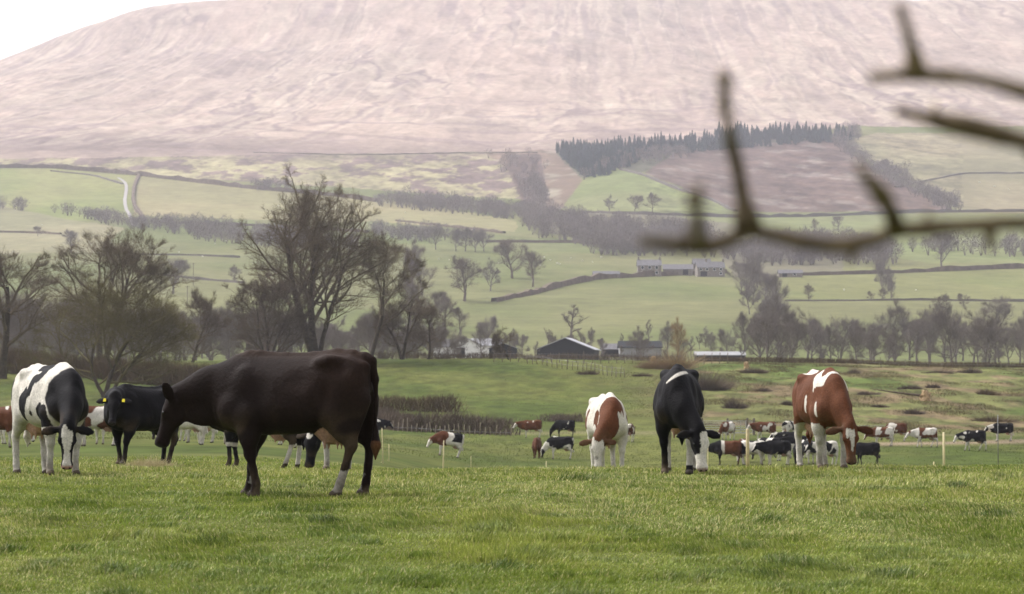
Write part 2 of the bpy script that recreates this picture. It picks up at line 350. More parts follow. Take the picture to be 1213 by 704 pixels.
# ------------------------------------------------------------------ cattle
# one smooth skin per animal: rounded volumes blended together, then surfaced
def nrm(v): v = np.asarray(v, float); return v / (np.linalg.norm(v) + 1e-12)
class Sdf:
    def __init__(s): s.p = []
    def add(s, fn, lo, hi, k, part): s.p.append((fn, np.array(lo, float), np.array(hi, float), k, part))
    def cut(s, c, r, k): s.ell(c, r, k, -1)
    def ell(s, c, r, k, part, ax=None):
        c = np.array(c, float); r = np.array(r, float); M = np.eye(3) if ax is None else np.array(ax)
        def fn(P):
            q = (P - c) @ M.T; k0 = np.sqrt(((q / r) ** 2).sum(-1)); k1 = np.sqrt(((q / r ** 2) ** 2).sum(-1)) + 1e-9
            return k0 * (k0 - 1) / k1
        e = (np.abs(M.T) @ r) if ax is not None else r
        s.add(fn, c - e, c + e, k, part)
    def cone(s, a, b, ra, rb, k, part, ys=1.0):
        """rounded cone a->b; ys squeezes the width (y)"""
        a = np.array(a, float); b = np.array(b, float); S = np.array([1, 1 / ys, 1.0])
        A = a * S; B = b * S; BA = B - A; L2 = BA @ BA + 1e-12
        def fn(P):
            q = P * S - A; t = np.clip((q @ BA) / L2, 0, 1)
            return (np.sqrt(((q - t[..., None] * BA) ** 2).sum(-1)) - (ra + (rb - ra) * t)) * min(1.0, ys ** .5)
        m = max(ra, rb); s.add(fn, np.minimum(a - ra, b - rb), np.maximum(a + ra, b + rb), k, part)
    def chain(s, pts, rad, k, part, ys=1.0):
        for i in range(len(pts) - 1): s.cone(pts[i], pts[i + 1], rad[i], rad[i + 1], k, part, ys)
    def surface(s, h):
        lo = np.min([p[1] for p in s.p], 0) - 3 * h; hi = np.max([p[2] for p in s.p], 0) + 3 * h
        n = np.ceil((hi - lo) / h).astype(int) + 1
        G = np.full(n, 1.0, dtype=np.float32)
        xs = [lo[i] + h * np.arange(n[i]) for i in range(3)]
        for fn, a, b, k, part in s.p:
            m = k * 1.0 + 2 * h
            i0 = np.maximum(((a - m - lo) / h).astype(int), 0); i1 = np.minimum(((b + m - lo) / h).astype(int) + 2, n)
            P = np.stack(np.meshgrid(*[xs[i][i0[i]:i1[i]] for i in range(3)], indexing='ij'), -1)
            d = fn(P); neg = part < 0; d = -d if neg else d; g = G[i0[0]:i1[0], i0[1]:i1[1], i0[2]:i1[2]]
            hh = np.maximum(k - np.abs(d - g), 0) / k
            G[i0[0]:i1[0], i0[1]:i1[1], i0[2]:i1[2]] = (np.maximum(d, g) + hh * hh * k * .25) if neg else (np.minimum(d, g) - hh * hh * k * .25)
        G = np.nan_to_num(G, nan=1.0)
        sg = G < 0
        c = np.zeros(np.array(G.shape) - 1, np.int8)
        for dx in (0, 1):
            for dy in (0, 1):
                for dz in (0, 1): c += sg[dx:sg.shape[0] - 1 + dx, dy:sg.shape[1] - 1 + dy, dz:sg.shape[2] - 1 + dz]
        act = (c > 0) & (c < 8); ci = np.argwhere(act); ids = np.full(act.shape, -1, np.int64); ids[act] = np.arange(len(ci))
        acc = np.zeros((len(ci), 3)); cnt = np.zeros(len(ci))
        for ax in range(3):
            o = [i for i in range(3) if i != ax]
            for u in (0, 1):
                for v in (0, 1):
                    p0 = ci.copy(); p0[:, o[0]] += u; p0[:, o[1]] += v; p1 = p0.copy(); p1[:, ax] += 1
                    g0 = G[p0[:, 0], p0[:, 1], p0[:, 2]]; g1 = G[p1[:, 0], p1[:, 1], p1[:, 2]]
                    x = (g0 < 0) != (g1 < 0); t = np.where(x, g0 / np.where(x, g0 - g1, 1), 0)
                    q = p0.astype(float); q[:, ax] += t; acc += q * x[:, None]; cnt += x
        V = lo + h * acc / cnt[:, None]
        Fs = []
        for ax in range(3):
            o = [(ax + 1) % 3, (ax + 2) % 3]
            sl0 = [slice(None)] * 3; sl1 = [slice(None)] * 3; sl0[ax] = slice(0, -1); sl1[ax] = slice(1, None)
            ch = sg[tuple(sl0)] != sg[tuple(sl1)]; e = np.argwhere(ch)
            e = e[(e[:, o[0]] > 0) & (e[:, o[1]] > 0)]
            inn = sg[e[:, 0], e[:, 1], e[:, 2]]
            def cell(a, b):
                q = e.copy(); q[:, o[0]] -= a; q[:, o[1]] -= b; return ids[q[:, 0], q[:, 1], q[:, 2]]
            f = np.stack([cell(1, 1), cell(0, 1), cell(0, 0), cell(1, 0)], 1)
            f[~inn] = f[~inn][:, ::-1]; Fs.append(f)
        Fq = np.concatenate(Fs)
        # light relaxation
        for _ in range(2):
            A = np.zeros_like(V); N = np.zeros(len(V))
            for a, b in ((0, 1), (1, 2), (2, 3), (3, 0)):
                np.add.at(A, Fq[:, a], V[Fq[:, b]]); np.add.at(A, Fq[:, b], V[Fq[:, a]]); np.add.at(N, Fq[:, a], 1); np.add.at(N, Fq[:, b], 1)
            V = V * .5 + .5 * A / N[:, None]
        best = np.full(len(V), 9.0); part = np.zeros(len(V), int)
        for fn, a, b, k, pt in s.p:
            if pt < 0: continue
            m = ((V > a - .12) & (V < b + .12)).all(1)
            if not m.any(): continue
            d = fn(V[m]); ix = np.where(m)[0]; t = d < best[ix]; best[ix[t]] = d[t]; part[ix[t]] = pt
        return V, Fq, part
BODY, NECK, HEAD, EAR, LEG, TAIL, UDDER, HOOF = range(8)
def cow_pose(grazing=True, neck_yaw=0.0, poll=None, head_pitch=-80, head_yaw=None, steps=(0, 0, 0, 0), tail=True, udder=True, thin=0.0, fat=1.0, bull_neck=1.0, ear=(.06, .32, -.05)):
    """cow facing +X, hooves at z=0, withers near 1.43. Returns dict with the volume set and the head frame."""
    s = Sdf()
    st = np.array([  # x, top, bottom, half width
        [.90, 1.13, .86, .08], [.84, 1.20, .73, .15], [.74, 1.29, .65, .19], [.60, 1.375, .61, .22], [.45, 1.42, .605, .25], [.22, 1.405, .61, .30], [-.02, 1.395, .615, .335],
        [-.22, 1.40, .635, .335], [-.36, 1.425, .69, .30], [-.50, 1.43, .77, .265], [-.63, 1.415, .86, .25], [-.74, 1.37, .94, .205], [-.81, 1.30, 1.03, .13]])
    st[:, 3] *= fat
    xs = st[::-1, 0]
    def torso(P):
        x = np.clip(P[..., 0], xs[0], xs[-1])
        tp = np.interp(x, xs, st[::-1, 1]); bt = np.interp(x, xs, st[::-1, 2]); w = np.interp(x, xs, st[::-1, 3])
        zc = (tp + bt) / 2; hz = (tp - bt) / 2; tz = (P[..., 2] - zc) / hz
        # barrel is widest below the middle, a narrow ridge of spine on top
        wf = w * (1 - .16 * np.clip(tz, -1, 1.2) - .22 * np.clip(tz - .45, 0, 1) ** 1.0)
        q = (np.abs(P[..., 1] / wf) ** 2.15 + np.abs(tz) ** 2.3) ** (1 / 2.2)
        d = (q - 1) * np.minimum(wf, hz) * .85
        ex = np.abs(P[..., 0] - x); return np.where(ex > 0, np.sqrt(np.maximum(d, 0) ** 2 + ex ** 2) + np.minimum(d, 0) * 0, d)
    s.add(torso, (-.83, -.38, .55), (.92, .38, 1.46), .05, BODY)
    for sy in (-1, 1):
        s.ell((.50, sy * .16, .95), (.15, .085, .33), .07, BODY, None)                # shoulder blade
        s.ell((.64, sy * .17, .86), (.13, .09, .14), .08, BODY)                        # point of shoulder
        s.ell((-.60, sy * .165, 1.0), (.205, .115, .34), .09, BODY)                    # thigh
        s.ell((-.44, sy * .215, .86), (.10, .07, .17), .08, BODY)                      # stifle
        s.ell((-.40, sy * .20, 1.33), (.11, .05, .045), .10, BODY)                # hook bone
        s.ell((-.775, sy * .10, 1.27), (.055, .04, .05), .05, BODY)                    # pin bone
        s.cone((-.40, sy * .20, 1.33), (-.72, sy * .12, 1.26), .03, .03, .08, BODY)
        for r_ in range(5):                                                            # ribs
            x0 = .16 - .105 * r_
            s.cone((x0, sy * .287 * fat, 1.10), (x0 - .07, sy * .326 * fat, .86), .006, .010, .03, BODY)
    for sy in (-1, 1):
        s.cut((-.14, sy * .41, 1.22), (.17, .10, .13), .12)      # hollow of the flank
        s.cut((-.58, sy * .345, 1.30), (.12, .10, .10), .08)      # hollow between hook and pin
        s.cut((.30, sy * .39, 1.18), (.08, .08, .22), .12)       # behind the shoulder
        s.cut((-.40, sy * .40, .98), (.05, .10, .20), .08)        # in front of the thigh
    s.chain([(.62, 0, 1.37), (.50, 0, 1.405), (.38, 0, 1.41), (.1, 0, 1.39), (-.2, 0, 1.395), (-.45, 0, 1.42), (-.62, 0, 1.405), (-.77, 0, 1.36)], [.03, .035, .03, .025, .025, .028, .03, .04], .05, BODY)
    # legs: steps shift each hoof along x  (front left(+y), front right, hind left, hind right)
    hoofs = []
    for i, (fr, sy) in enumerate(((1, 1), (1, -1), (0, 1), (0, -1))):
        dx = steps[i]; lift = max(0, abs(dx) - .16) * .25
        if fr:
            el = (.45, sy * .20, .80); kn = (.50 + dx * .55, sy * .175, .43); fe = (.475 + dx * .95, sy * .165, .13); ho = (.50 + dx, sy * .165, .035)
            s.chain([el, ((el[0] + kn[0]) / 2, sy * .19, .61), kn], [.13, .095, .066], .07, LEG, .82)
            s.ell(kn, (.056, .05, .07), .03, LEG)
            s.chain([kn, ((kn[0] + fe[0]) / 2, sy * .168, .27), fe], [.050, .039, .046], .03, LEG)
        else:
            stf = (-.46, sy * .20, .80); hk = (-.72 + dx * .55, sy * .175, .50); fe = (-.655 + dx * .95, sy * .17, .13); ho = (-.625 + dx, sy * .17, .035)
            s.chain([stf, (-.585 + dx * .25, sy * .19, .66), hk], [.135, .092, .055], .08, LEG, .75)
            s.chain([(-.76, sy * .15, .95), (hk[0] - .03, sy * .17, hk[2] + .08)], [.09, .035], .07, LEG)
            s.ell((hk[0] - .015, hk[1], hk[2] + .01), (.058, .042, .075), .03, LEG)
            s.chain([hk, ((hk[0] + fe[0]) / 2, sy * .172, .30), fe], [.052, .041, .048], .03, LEG)
        s.chain([fe, ho], [.040, .052], .02, LEG)
        s.ell((ho[0] + .012, ho[1], .03), (.072, .055, .042), .015, HOOF)
        hoofs.append(ho)
    if udder:
        s.ell((-.40, 0, .66), (.19, .145, .15), .07, UDDER); s.ell((-.52, 0, .70), (.12, .12, .16), .07, UDDER)
        for tx, ty in ((-.33, .07), (-.33, -.07), (-.47, .07), (-.47, -.07)): s.cone((tx, ty, .56), (tx, ty, .47), .022, .013, .02, UDDER)
    else: s.ell((-.35, 0, .66), (.15, .09, .06), .06, BODY)
    # neck and head
    if poll is None: poll = (1.30, 0, .66) if grazing else (1.34, 0, 1.30)
    cy, sy_ = math.cos(neck_yaw), math.sin(neck_yaw)
    poll = np.array([.62 + (poll[0] - .62) * cy, (poll[0] - .62) * sy_ + poll[1], poll[2]])
    hy = neck_yaw if head_yaw is None else head_yaw
    a = R(head_pitch); h = np.array([math.cos(a) * math.cos(hy), math.cos(a) * math.sin(hy), math.sin(a)])
    side = np.array([-math.sin(hy), math.cos(hy), 0]); up = np.cross(h, side)  # forehead side
    if up[2] * math.cos(a) + (up @ np.array([math.cos(hy), math.sin(hy), 0])) * -math.sin(a) < 0: up = -up
    b0 = np.array([.66, 0, 1.08]); t0 = np.array([.52, 0, 1.22]); m = poll - h * .03 - up * .05
    mid = (b0 + m) / 2 + np.array([0, 0, .03 if grazing else -.02]); mid[1] *= .62
    bn = bull_neck
    # deep flat neck: three overlapping chains (crest, middle, throat)
    s.chain([t0, (t0 + m) / 2 * 1.0 + np.array([.03, 0, .045]), poll - h * .02 - up * .03], [.15, .10 * bn, .085], .09, NECK, .62)
    s.chain([b0, mid, m], [.265, .175 * bn, .125], .09, NECK, .62)
    th = poll + h * .13 - up * .15
    s.chain([(.80, 0, .90), (np.array([.80, 0, .90]) + th) / 2 + np.array([0, 0, .0]), th], [.17, .11, .055], .08, NECK, .5)
    s.chain([(.84, 0, .80), (np.array([.82, 0, .80]) * .4 + th * .6)], [.09, .04], .08, NECK, .3)   # dewlap
    H = lambda a_, b_, c_: poll + h * a_ + side * b_ + up * c_
    ax = [h, side, up]
    s.ell(H(.08, 0, -.035), (.13, .105, .095), .05, HEAD, ax)             # brain case
    s.ell(H(.0, 0, .01), (.05, .075, .05), .04, HEAD, ax)                 # poll
    s.ell(H(.15, 0, .01), (.13, .088, .05), .05, HEAD, ax)                # forehead
    s.ell(H(.14, 0, -.115), (.115, .078, .08), .045, HEAD, ax)              # cheek / jaw
    s.cone(H(.15, 0, -.035), H(.44, 0, -.035), .085, .058, .05, HEAD)     # nose bridge
    s.cone(H(.18, 0, -.11), H(.43, 0, -.075), .055, .042, .05, HEAD)      # lower jaw
    s.ell(H(.475, 0, -.045), (.058, .078, .062), .035, HEAD, ax)          # muzzle
    s.ell(H(.455, 0, -.10), (.05, .05, .035), .03, HEAD, ax)              # chin
    for q in (-1, 1):
        s.ell(H(.165, q * .092, .0), (.045, .026, .032), .03, HEAD, ax)   # eye socket
        s.ell(H(.50, q * .045, -.02), (.025, .026, .022), .02, HEAD, ax)
        e0 = H(.015, q * .09, -.03); e1 = H(*[ear[0], q * ear[1], ear[2]])
        ed = nrm(e1 - e0); eu = nrm(h - (h @ ed) * ed); ef = np.cross(ed, eu)
        s.ell((e0 + e1) / 2 + ed * .015, (.122, .064, .018), .02, EAR, [ed, eu, ef])
        s.cone(e0 - ed * .02, e0 + ed * .05, .035, .028, .03, EAR)
    if tail:
        s.chain([(-.76, 0, 1.375), (-.83, 0, 1.33), (-.865, .005, 1.15), (-.865, .01, .9), (-.86, .015, .62)], [.045, .04, .03, .022, .02], .04, TAIL)
        s.chain([(-.86, .015, .66), (-.865, .02, .50), (-.86, .02, .36)], [.03, .052, .012], .03, TAIL)
    return dict(s=s, H=H, h=h, side=side, up=up, poll=poll, hoofs=hoofs)
def n3(P, f, seed):    # cheap 3-D noise
    return (vnoise(P[:, 0] * f + P[:, 2] * f * .37, P[:, 2] * f + P[:, 1] * f * .41, seed) + vnoise(P[:, 1] * f + 7, P[:, 0] * f * .8 + P[:, 2] * f * .5 + 3, seed + 5)) / 2
def w3(P, seed, amp=.05, f=6):
    return amp * 2 * ((n3(P, f, seed) - .5) + .5 * (n3(P, f * 2.3, seed + 3) - .5) + .3 * (n3(P, f * 5, seed + 9) - .5))
BLK = np.array([.0065, .006, .0068]); WHT = np.array([.56, .525, .455]); BRN = np.array([.098, .036, .016]); DRK = np.array([.0115, .0066, .0052])
PNK = np.array([.42, .25, .19]); HOF = np.array([.06, .05, .04])
def blob(P, c, r, seed, amp=.06, f=5):
    q = (P - np.array(c)) / np.array(r); return 1 - np.sqrt((q ** 2).sum(1)) + w3(P, seed, amp * 4.2, f)
def soft(v, w=.03): return sstep(-w, w, v)[:, None]
def patch_coat(seed, dark, light, amount, legs_white=True, face='blaze'):
    def f(P, part, fr):
        C = np.tile(light, (len(P), 1))
        n = n3(P, 2.3, seed) + .35 * (n3(P, 6, seed + 2) - .5)
        v = n - np.quantile(n[part == BODY], 1 - amount)
        if legs_white: v = v - sstep(.75, .45, P[:, 2]) * .5
        C = C * (1 - soft(v, .012)) + dark * soft(v, .012)
        hd = (part == HEAD) | (part == EAR)
        C[hd] = dark
        q = (P - fr['poll']); a = q @ fr['h']; b = q @ fr['side']; c = q @ fr['up']
        if face == 'blaze': m = hd & (np.abs(b) < .045 + .03 * np.sin(a * 9)) & (c > -.05) & (part == HEAD)
        elif face == 'white': m = hd & (a > .02) & (part == HEAD)
        elif face == 'star': m = hd & (np.hypot(a - .12, b) < .05) & (c > -.03)
        else: m = np.zeros(len(P), bool)
        C[m] = light
        return C
    return f
def finish_coat(C, P, part, fr, pink_udder=True, muzzle=None):
    q = P - fr['poll']; a = q @ fr['h']; b = q @ fr['side']; c = q @ fr['up']
    hd = part == HEAD
    mz = sstep(.475, .50, a) * hd
    mcol = np.array([.03, .025, .025]) if muzzle is None else muzzle
    C = C * (1 - mz[:, None]) + mcol * mz[:, None]
    for s_ in (-1, 1):
        no = hd & (np.sqrt((a - .515) ** 2 + (b - s_ * .04) ** 2 + ((c + .015) * .8) ** 2) < .018); C[no] = (.01, .008, .008)
    C[part == UDDER] = (PNK if pink_udder is True else pink_udder) * (.9 + .2 * n3(P[part == UDDER], 9, 3))[:, None]
    C[part == HOOF] = HOF
    # mud and wear low on the legs, fine tone variation in the hair
    mud = sstep(.35, .05, P[:, 2]) * sstep(.40, .62, n3(P, 11, 5)) * .65
    dirt = sstep(.95, .55, P[:, 2]) * sstep(.50, .66, n3(P, 5, 15)) * .35 * (part != HEAD); C = C * (1 - dirt[:, None]) + np.array([.12, .085, .05]) * dirt[:, None]
    C = C * (1 - mud[:, None]) + np.array([.10, .075, .045]) * mud[:, None]
    C = C * (1 + .22 * (n3(P, 4, 91) - .5) + .18 * (n3(P, 26, 93) - .5))[:, None]
    return C
MC = principled('cow_hide', rough=.72, attr=True, spec=.10, sheen=0, noise=[(45, .22, 5), (5, .12, 4)], bump=(30, .5, .015))
MEYE = principled('cow_eye', (.008, .006, .005), rough=.12, spec=.6)
MTAG = principled('ear_tag', (.75, .62, .03), rough=.5)
def make_cow(label, px, d, yaw, coat, pose=None, voxel=.016, scale=1.0, group=None, muzzle=None, pink=True, eyes=True, tags=(), name='cow', loc=None, sink=.0, cat='cow'):
    """yaw in degrees: direction the animal faces, 0 = to the right of the picture, -90 = towards the camera, 180 = left"""
    fr = cow_pose(**(pose or {}))
    P, Fq, part = fr['s'].surface(voxel)
    C = finish_coat(coat(P, part, fr), P, part, fr, pink, muzzle)
    X, Y, Z = at(px, d) if loc is None else loc
    fr['hoofs'] = [(h_[0] * .95, h_[1], h_[2]) for h_ in fr['hoofs']]
    # rest on the ground: fit the plane under the four hooves
    ca, sa = math.cos(R(yaw)), math.sin(R(yaw))
    zs = [float(ground(X + scale * (h_[0] * ca - h_[1] * sa), Y + scale * (h_[0] * sa + h_[1] * ca))) for h_ in fr['hoofs']]
    A = np.array([[h_[0], h_[1], 1] for h_ in fr['hoofs']]) * [scale, scale, 1]; sol = np.linalg.lstsq(A, np.array(zs), rcond=None)[0]
    me = mesh_from(name, P * scale, [Fq], C); me.materials.append(MC)
    if eyes or tags:
        root = empty(name, (X, Y, sol[2] - sink), R(yaw)); body = link('body', me, None, root)
        H = fr['H']
        if eyes:
            for q in (-1, 1):
                mb = MB(); c = np.array(H(.168, q * .104, .004)) * scale; r = .0165 * scale
                V = []; n = 10
                for i in range(n + 1):
                    for j in range(n * 2):
                        t = math.pi * i / n; u = math.pi * j / n; V.append(c + r * np.array([math.sin(t) * math.cos(u), math.sin(t) * math.sin(u), math.cos(t)]))
                Fx = [(i * 2 * n + j, (i + 1) * 2 * n + j, (i + 1) * 2 * n + (j + 1) % (2 * n), i * 2 * n + (j + 1) % (2 * n)) for i in range(n) for j in range(2 * n)]
                mb.add(V, Fx); mb.build('eye', MEYE, root, True)
        for q in tags:
            c = np.array(H(.06, q * .17, .0)) * scale; mb = MB()
            a = fr['h'] * .032 * scale; b = fr['side'] * .026 * scale; n_ = fr['up'] * .004 * scale; c = c + fr['up'] * .022 * scale
            V = [c + i * a + j * b + k * n_ for k in (-1, 1) for i, j in ((-1, -.6), (-1, .6), (-.2, 1), (1, 1), (1, -1), (-.2, -1))]
            mb.add(V, [(5, 4, 3, 2, 1, 0), (6, 7, 8, 9, 10, 11)] + [(i, (i + 1) % 6, (i + 1) % 6 + 6, i + 6) for i in range(6)]); mb.build('ear_tag', MTAG, root)
    else:
        root = link(name, me); root.location = (X, Y, sol[2] - sink); root.rotation_euler = (0, 0, R(yaw))
    tag(root, label, cat, group)
    root.scale = (.95, 1, 1)
    # follow the slope of the ground
    root.rotation_mode = 'QUATERNION'
    from mathutils import Vector, Quaternion
    nl = Vector((-sol[0], -sol[1], 1)).normalized(); q0 = Vector((0, 0, 1)).rotation_difference(nl)
    root.rotation_quaternion = Quaternion((0, 0, 1), R(yaw)) @ q0
    return root
# ---- the near animals ----
def c_brown(P, part, fr):
    C = np.tile(DRK, (len(P), 1))
    red = np.array([.023, .0125, .0085])
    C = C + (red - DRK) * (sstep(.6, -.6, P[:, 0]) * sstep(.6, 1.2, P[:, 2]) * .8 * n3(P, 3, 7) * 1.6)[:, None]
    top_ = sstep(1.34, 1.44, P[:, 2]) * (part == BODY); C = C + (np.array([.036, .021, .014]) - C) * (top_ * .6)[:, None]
    w = blob(P, (.66, .0, 1.30), (.05, .06, .05), 3, .03); C = C * (1 - soft(w)) + WHT * .6 * soft(w)
    hl = (P[:, 0] < -.2) & (P[:, 1] > -.02) & (P[:, 2] < .30 + .16 * (n3(P, 9, 2) - .5)) & (P[:, 2] > .02); C[hl] = WHT * .55
    hl = (P[:, 0] < -.2) & (P[:, 1] < 0) & (P[:, 2] < .20 + .12 * (n3(P, 9, 2) - .5)) & (n3(P, 10, 6) > .42); C[hl] = WHT * .22
    C[(part == TAIL) & (P[:, 2] < .55)] = np.array([.085, .04, .018])
    fl = (P[:, 1] < 0) & (P[:, 0] > .2) & (P[:, 2] < .22) & (P[:, 2] > .12) & (n3(P, 12, 4) > .5); C[fl] = WHT * .4
    return C
def c_left(P, part, fr):
    C = np.tile(WHT, (len(P), 1)); k = np.zeros(len(P)) - 1
    # neck, shoulder and face black
    k = np.maximum(k, blob(P, (.78, 0, .98), (.42, .34, .36), 1, .05, 4))
    k = np.maximum(k, np.where(part == NECK, 1, -1)); k = np.maximum(k, np.where((part == HEAD) | (part == EAR), 1, -1))
    k = np.maximum(k, blob(P, (.34, -.3, .82), (.10, .3, .14), 2, .05, 6)) 
    # slanting patches on the flank (right side)
    k = np.maximum(k, blob(P, (.16, -.25, 1.33), (.12, .26, .13), 4, .07, 6)); k = np.maximum(k, blob(P, (.03, -.3, 1.16), (.09, .2, .18), 5, .08, 6))
    k = np.maximum(k, blob(P, (-.10, -.32, .98), (.12, .2, .17), 6, .08, 6)); k = np.maximum(k, blob(P, (-.20, -.33, .84), (.09, .2, .16), 8, .08, 6))
    k = np.maximum(k, blob(P, (.05, -.1, 1.42), (.26, .18, .08), 12, .05, 6))
    k = np.maximum(k, blob(P, (.10, -.33, .80), (.035, .2, .035), 9, .01)); k = np.maximum(k, blob(P, (-.70, -.25, 1.12), (.08, .2, .14), 10, .04))
    k = np.maximum(k, blob(P, (-.3, .3, 1.05), (.3, .25, .35), 11, .08))
    C = C * (1 - soft(k)) + BLK * soft(k)
    lg = (part == LEG) | (part == HOOF); C[lg & (P[:, 0] > .2)] = WHT * .92; C[lg & (P[:, 0] < .2)] = WHT * .85
    C[lg & (P[:, 0] > .2) & (P[:, 2] > .62)] = BLK
    q = P - fr['poll']; a = q @ fr['h']; b = q @ fr['side']; c = q @ fr['up']
    m = (part == HEAD) & (np.abs(b) < np.interp(a, [-.1, .0, .1, .2, .3, .4, .5], [.045, .06, .075, .06, .035, .045, .06])) & (c > -.09) & (a > -.02); C[m] = WHT
    return C
def c_black(P, part, fr):
    C = np.tile(BLK * 1.15, (len(P), 1)); return C
def c_whitered(P, part, fr):
    C = np.tile(WHT, (len(P), 1))
    k = np.where(part == NECK, .6, -1.); k = np.maximum(k, blob(P, (.66, -.02, 1.10), (.26, .22, .24), 21, .06, 5)); k = np.maximum(k, blob(P, (.5, -.25, .95), (.16, .2, .20), 22, .06))
    k = np.maximum(k, blob(P, (.2, .34, .98), (.08, .1, .09), 23, .04)); k = np.maximum(k, blob(P, (-.2, -.34, 1.0), (.2, .12, .2), 24, .06))
    k = np.where((part == LEG), -1, k)
    C = C * (1 - soft(k)) + BRN * 1.1 * soft(k)
    q = P - fr['poll']; a = q @ fr['h']; b = q @ fr['side']
    C[(part == EAR)] = BRN * .8; C[(part == HEAD)] = WHT * .95
    C[(part == HEAD) & (a < .03) & (np.abs(b) < .05)] = BRN
    mm = (part == HEAD) & (np.hypot(a - .33, b + .03) < .035); C[mm] = WHT * .45
    return C
def c_centre(P, part, fr):
    C = np.tile(BLK * 1.1, (len(P), 1))
    # white crescent across the withers
    t = (P[:, 0] - .62)
    arc = .024 * np.clip(1.2 - np.abs(P[:, 1] - .03) * 5, .2, 1) - np.abs(P[:, 2] - (1.30 + .55 * P[:, 1] - 1.6 * P[:, 1] ** 2)) 
    k = np.where((np.abs(P[:, 1] - .03) < .16) & (P[:, 0] > .35) & (P[:, 2] > 1.1), arc / .03, -1)
    C = C * (1 - soft(k, .2)) + WHT * soft(k, .2)
    q = P - fr['poll']; a = q @ fr['h']; b = q @ fr['side']; c = q @ fr['up']
    m = (part == HEAD) & ((b > -.045) | (a > .30)) & (c > -.12) & (a > .015); C[m] = WHT
    lg = ((part == LEG) | (part == HOOF)) & (P[:, 0] < .2) & (P[:, 2] < .75); C[lg] = WHT * .8
    lg = (part == LEG) & (P[:, 0] > .2) & (P[:, 1] > 0) & (P[:, 2] < .6) & (P[:, 2] > .12); C[lg] = WHT * .8
    bl = blob(P, (.1, 0, .55), (.4, .3, .12), 31, .05); C = C * (1 - soft(bl)) + WHT * .85 * soft(bl)
    return C
def c_right(P, part, fr):
    C = np.tile(BRN, (len(P), 1)); C = C * (.8 + .5 * n3(P, 2.5, 40))[:, None]
    # white saddle with a brown island
    dd = np.sqrt(((P[:, 0] - .50) * .9) ** 2 + (P[:, 1] * 1.0) ** 2 + ((P[:, 2] - 1.40) * .8) ** 2) + w3(P, 41, .05, 6)
    k = (.062 + .03 * n3(P, 7, 77) - np.abs(dd - .235)) * 12; k = np.where((P[:, 0] > .78) | ((part == NECK) & (P[:, 0] > .72)), -1, k)
    k = np.maximum(k, blob(P, (-.25, -.12, 1.45), (.26, .12, .08), 45, .04)); k = np.maximum(k, blob(P, (.62, -.22, .86), (.06, .08, .13), 46, .04)); k = np.maximum(k, blob(P, (.2, -.33, .95), (.03, .1, .14), 47, .06))
    C = C * (1 - soft(k)) + WHT * soft(k)
    lg = ((part == LEG) | (part == HOOF)) & (P[:, 2] < .66 + .1 * (n3(P, 6, 8) - .5)); C[lg] = WHT * .85
    bl = blob(P, (.0, 0, .56), (.5, .25, .10), 48, .05); C = C * (1 - soft(bl)) + WHT * .8 * soft(bl)
    q = P - fr['poll']; a = q @ fr['h']; b = q @ fr['side']; c = q @ fr['up']
    m = (part == HEAD) & (np.abs(b) < .062 - .25 * np.abs(a - .10) + .02 * np.sin(b * 70)) & (c > -.06) ; C[m] = WHT * .9
    C[(part == EAR)] = BRN * .65
    return C
def c_hidden(P, part, fr):
    C = np.tile(BLK, (len(P), 1)); lg = ((part == LEG) | (part == HOOF)); C[lg & (P[:, 2] < .45)] = WHT * .85
    bl = blob(P, (-.15, 0, .62), (.45, .4, .10), 31, .05); C = C * (1 - soft(bl)) + WHT * .8 * soft(bl); C[(part == LEG) & (P[:, 2] < .12)] = BLK
    C[lg & (P[:, 0] > .2) & (P[:, 2] < .38)] = BLK * 1.5
    return C
def c_hidden2(P, part, fr):
    C = np.tile(BLK, (len(P), 1)); q = P - fr['poll']; a = q @ fr['h']; b = q @ fr['side']; c = q @ fr['up']
    m = (part == HEAD) & (np.hypot((a - .06) * 1.1, b) < .06) & (c > -.04); C[m] = WHT
    C[(part == LEG) & (P[:, 2] < .5)] = WHT * .8
    return C
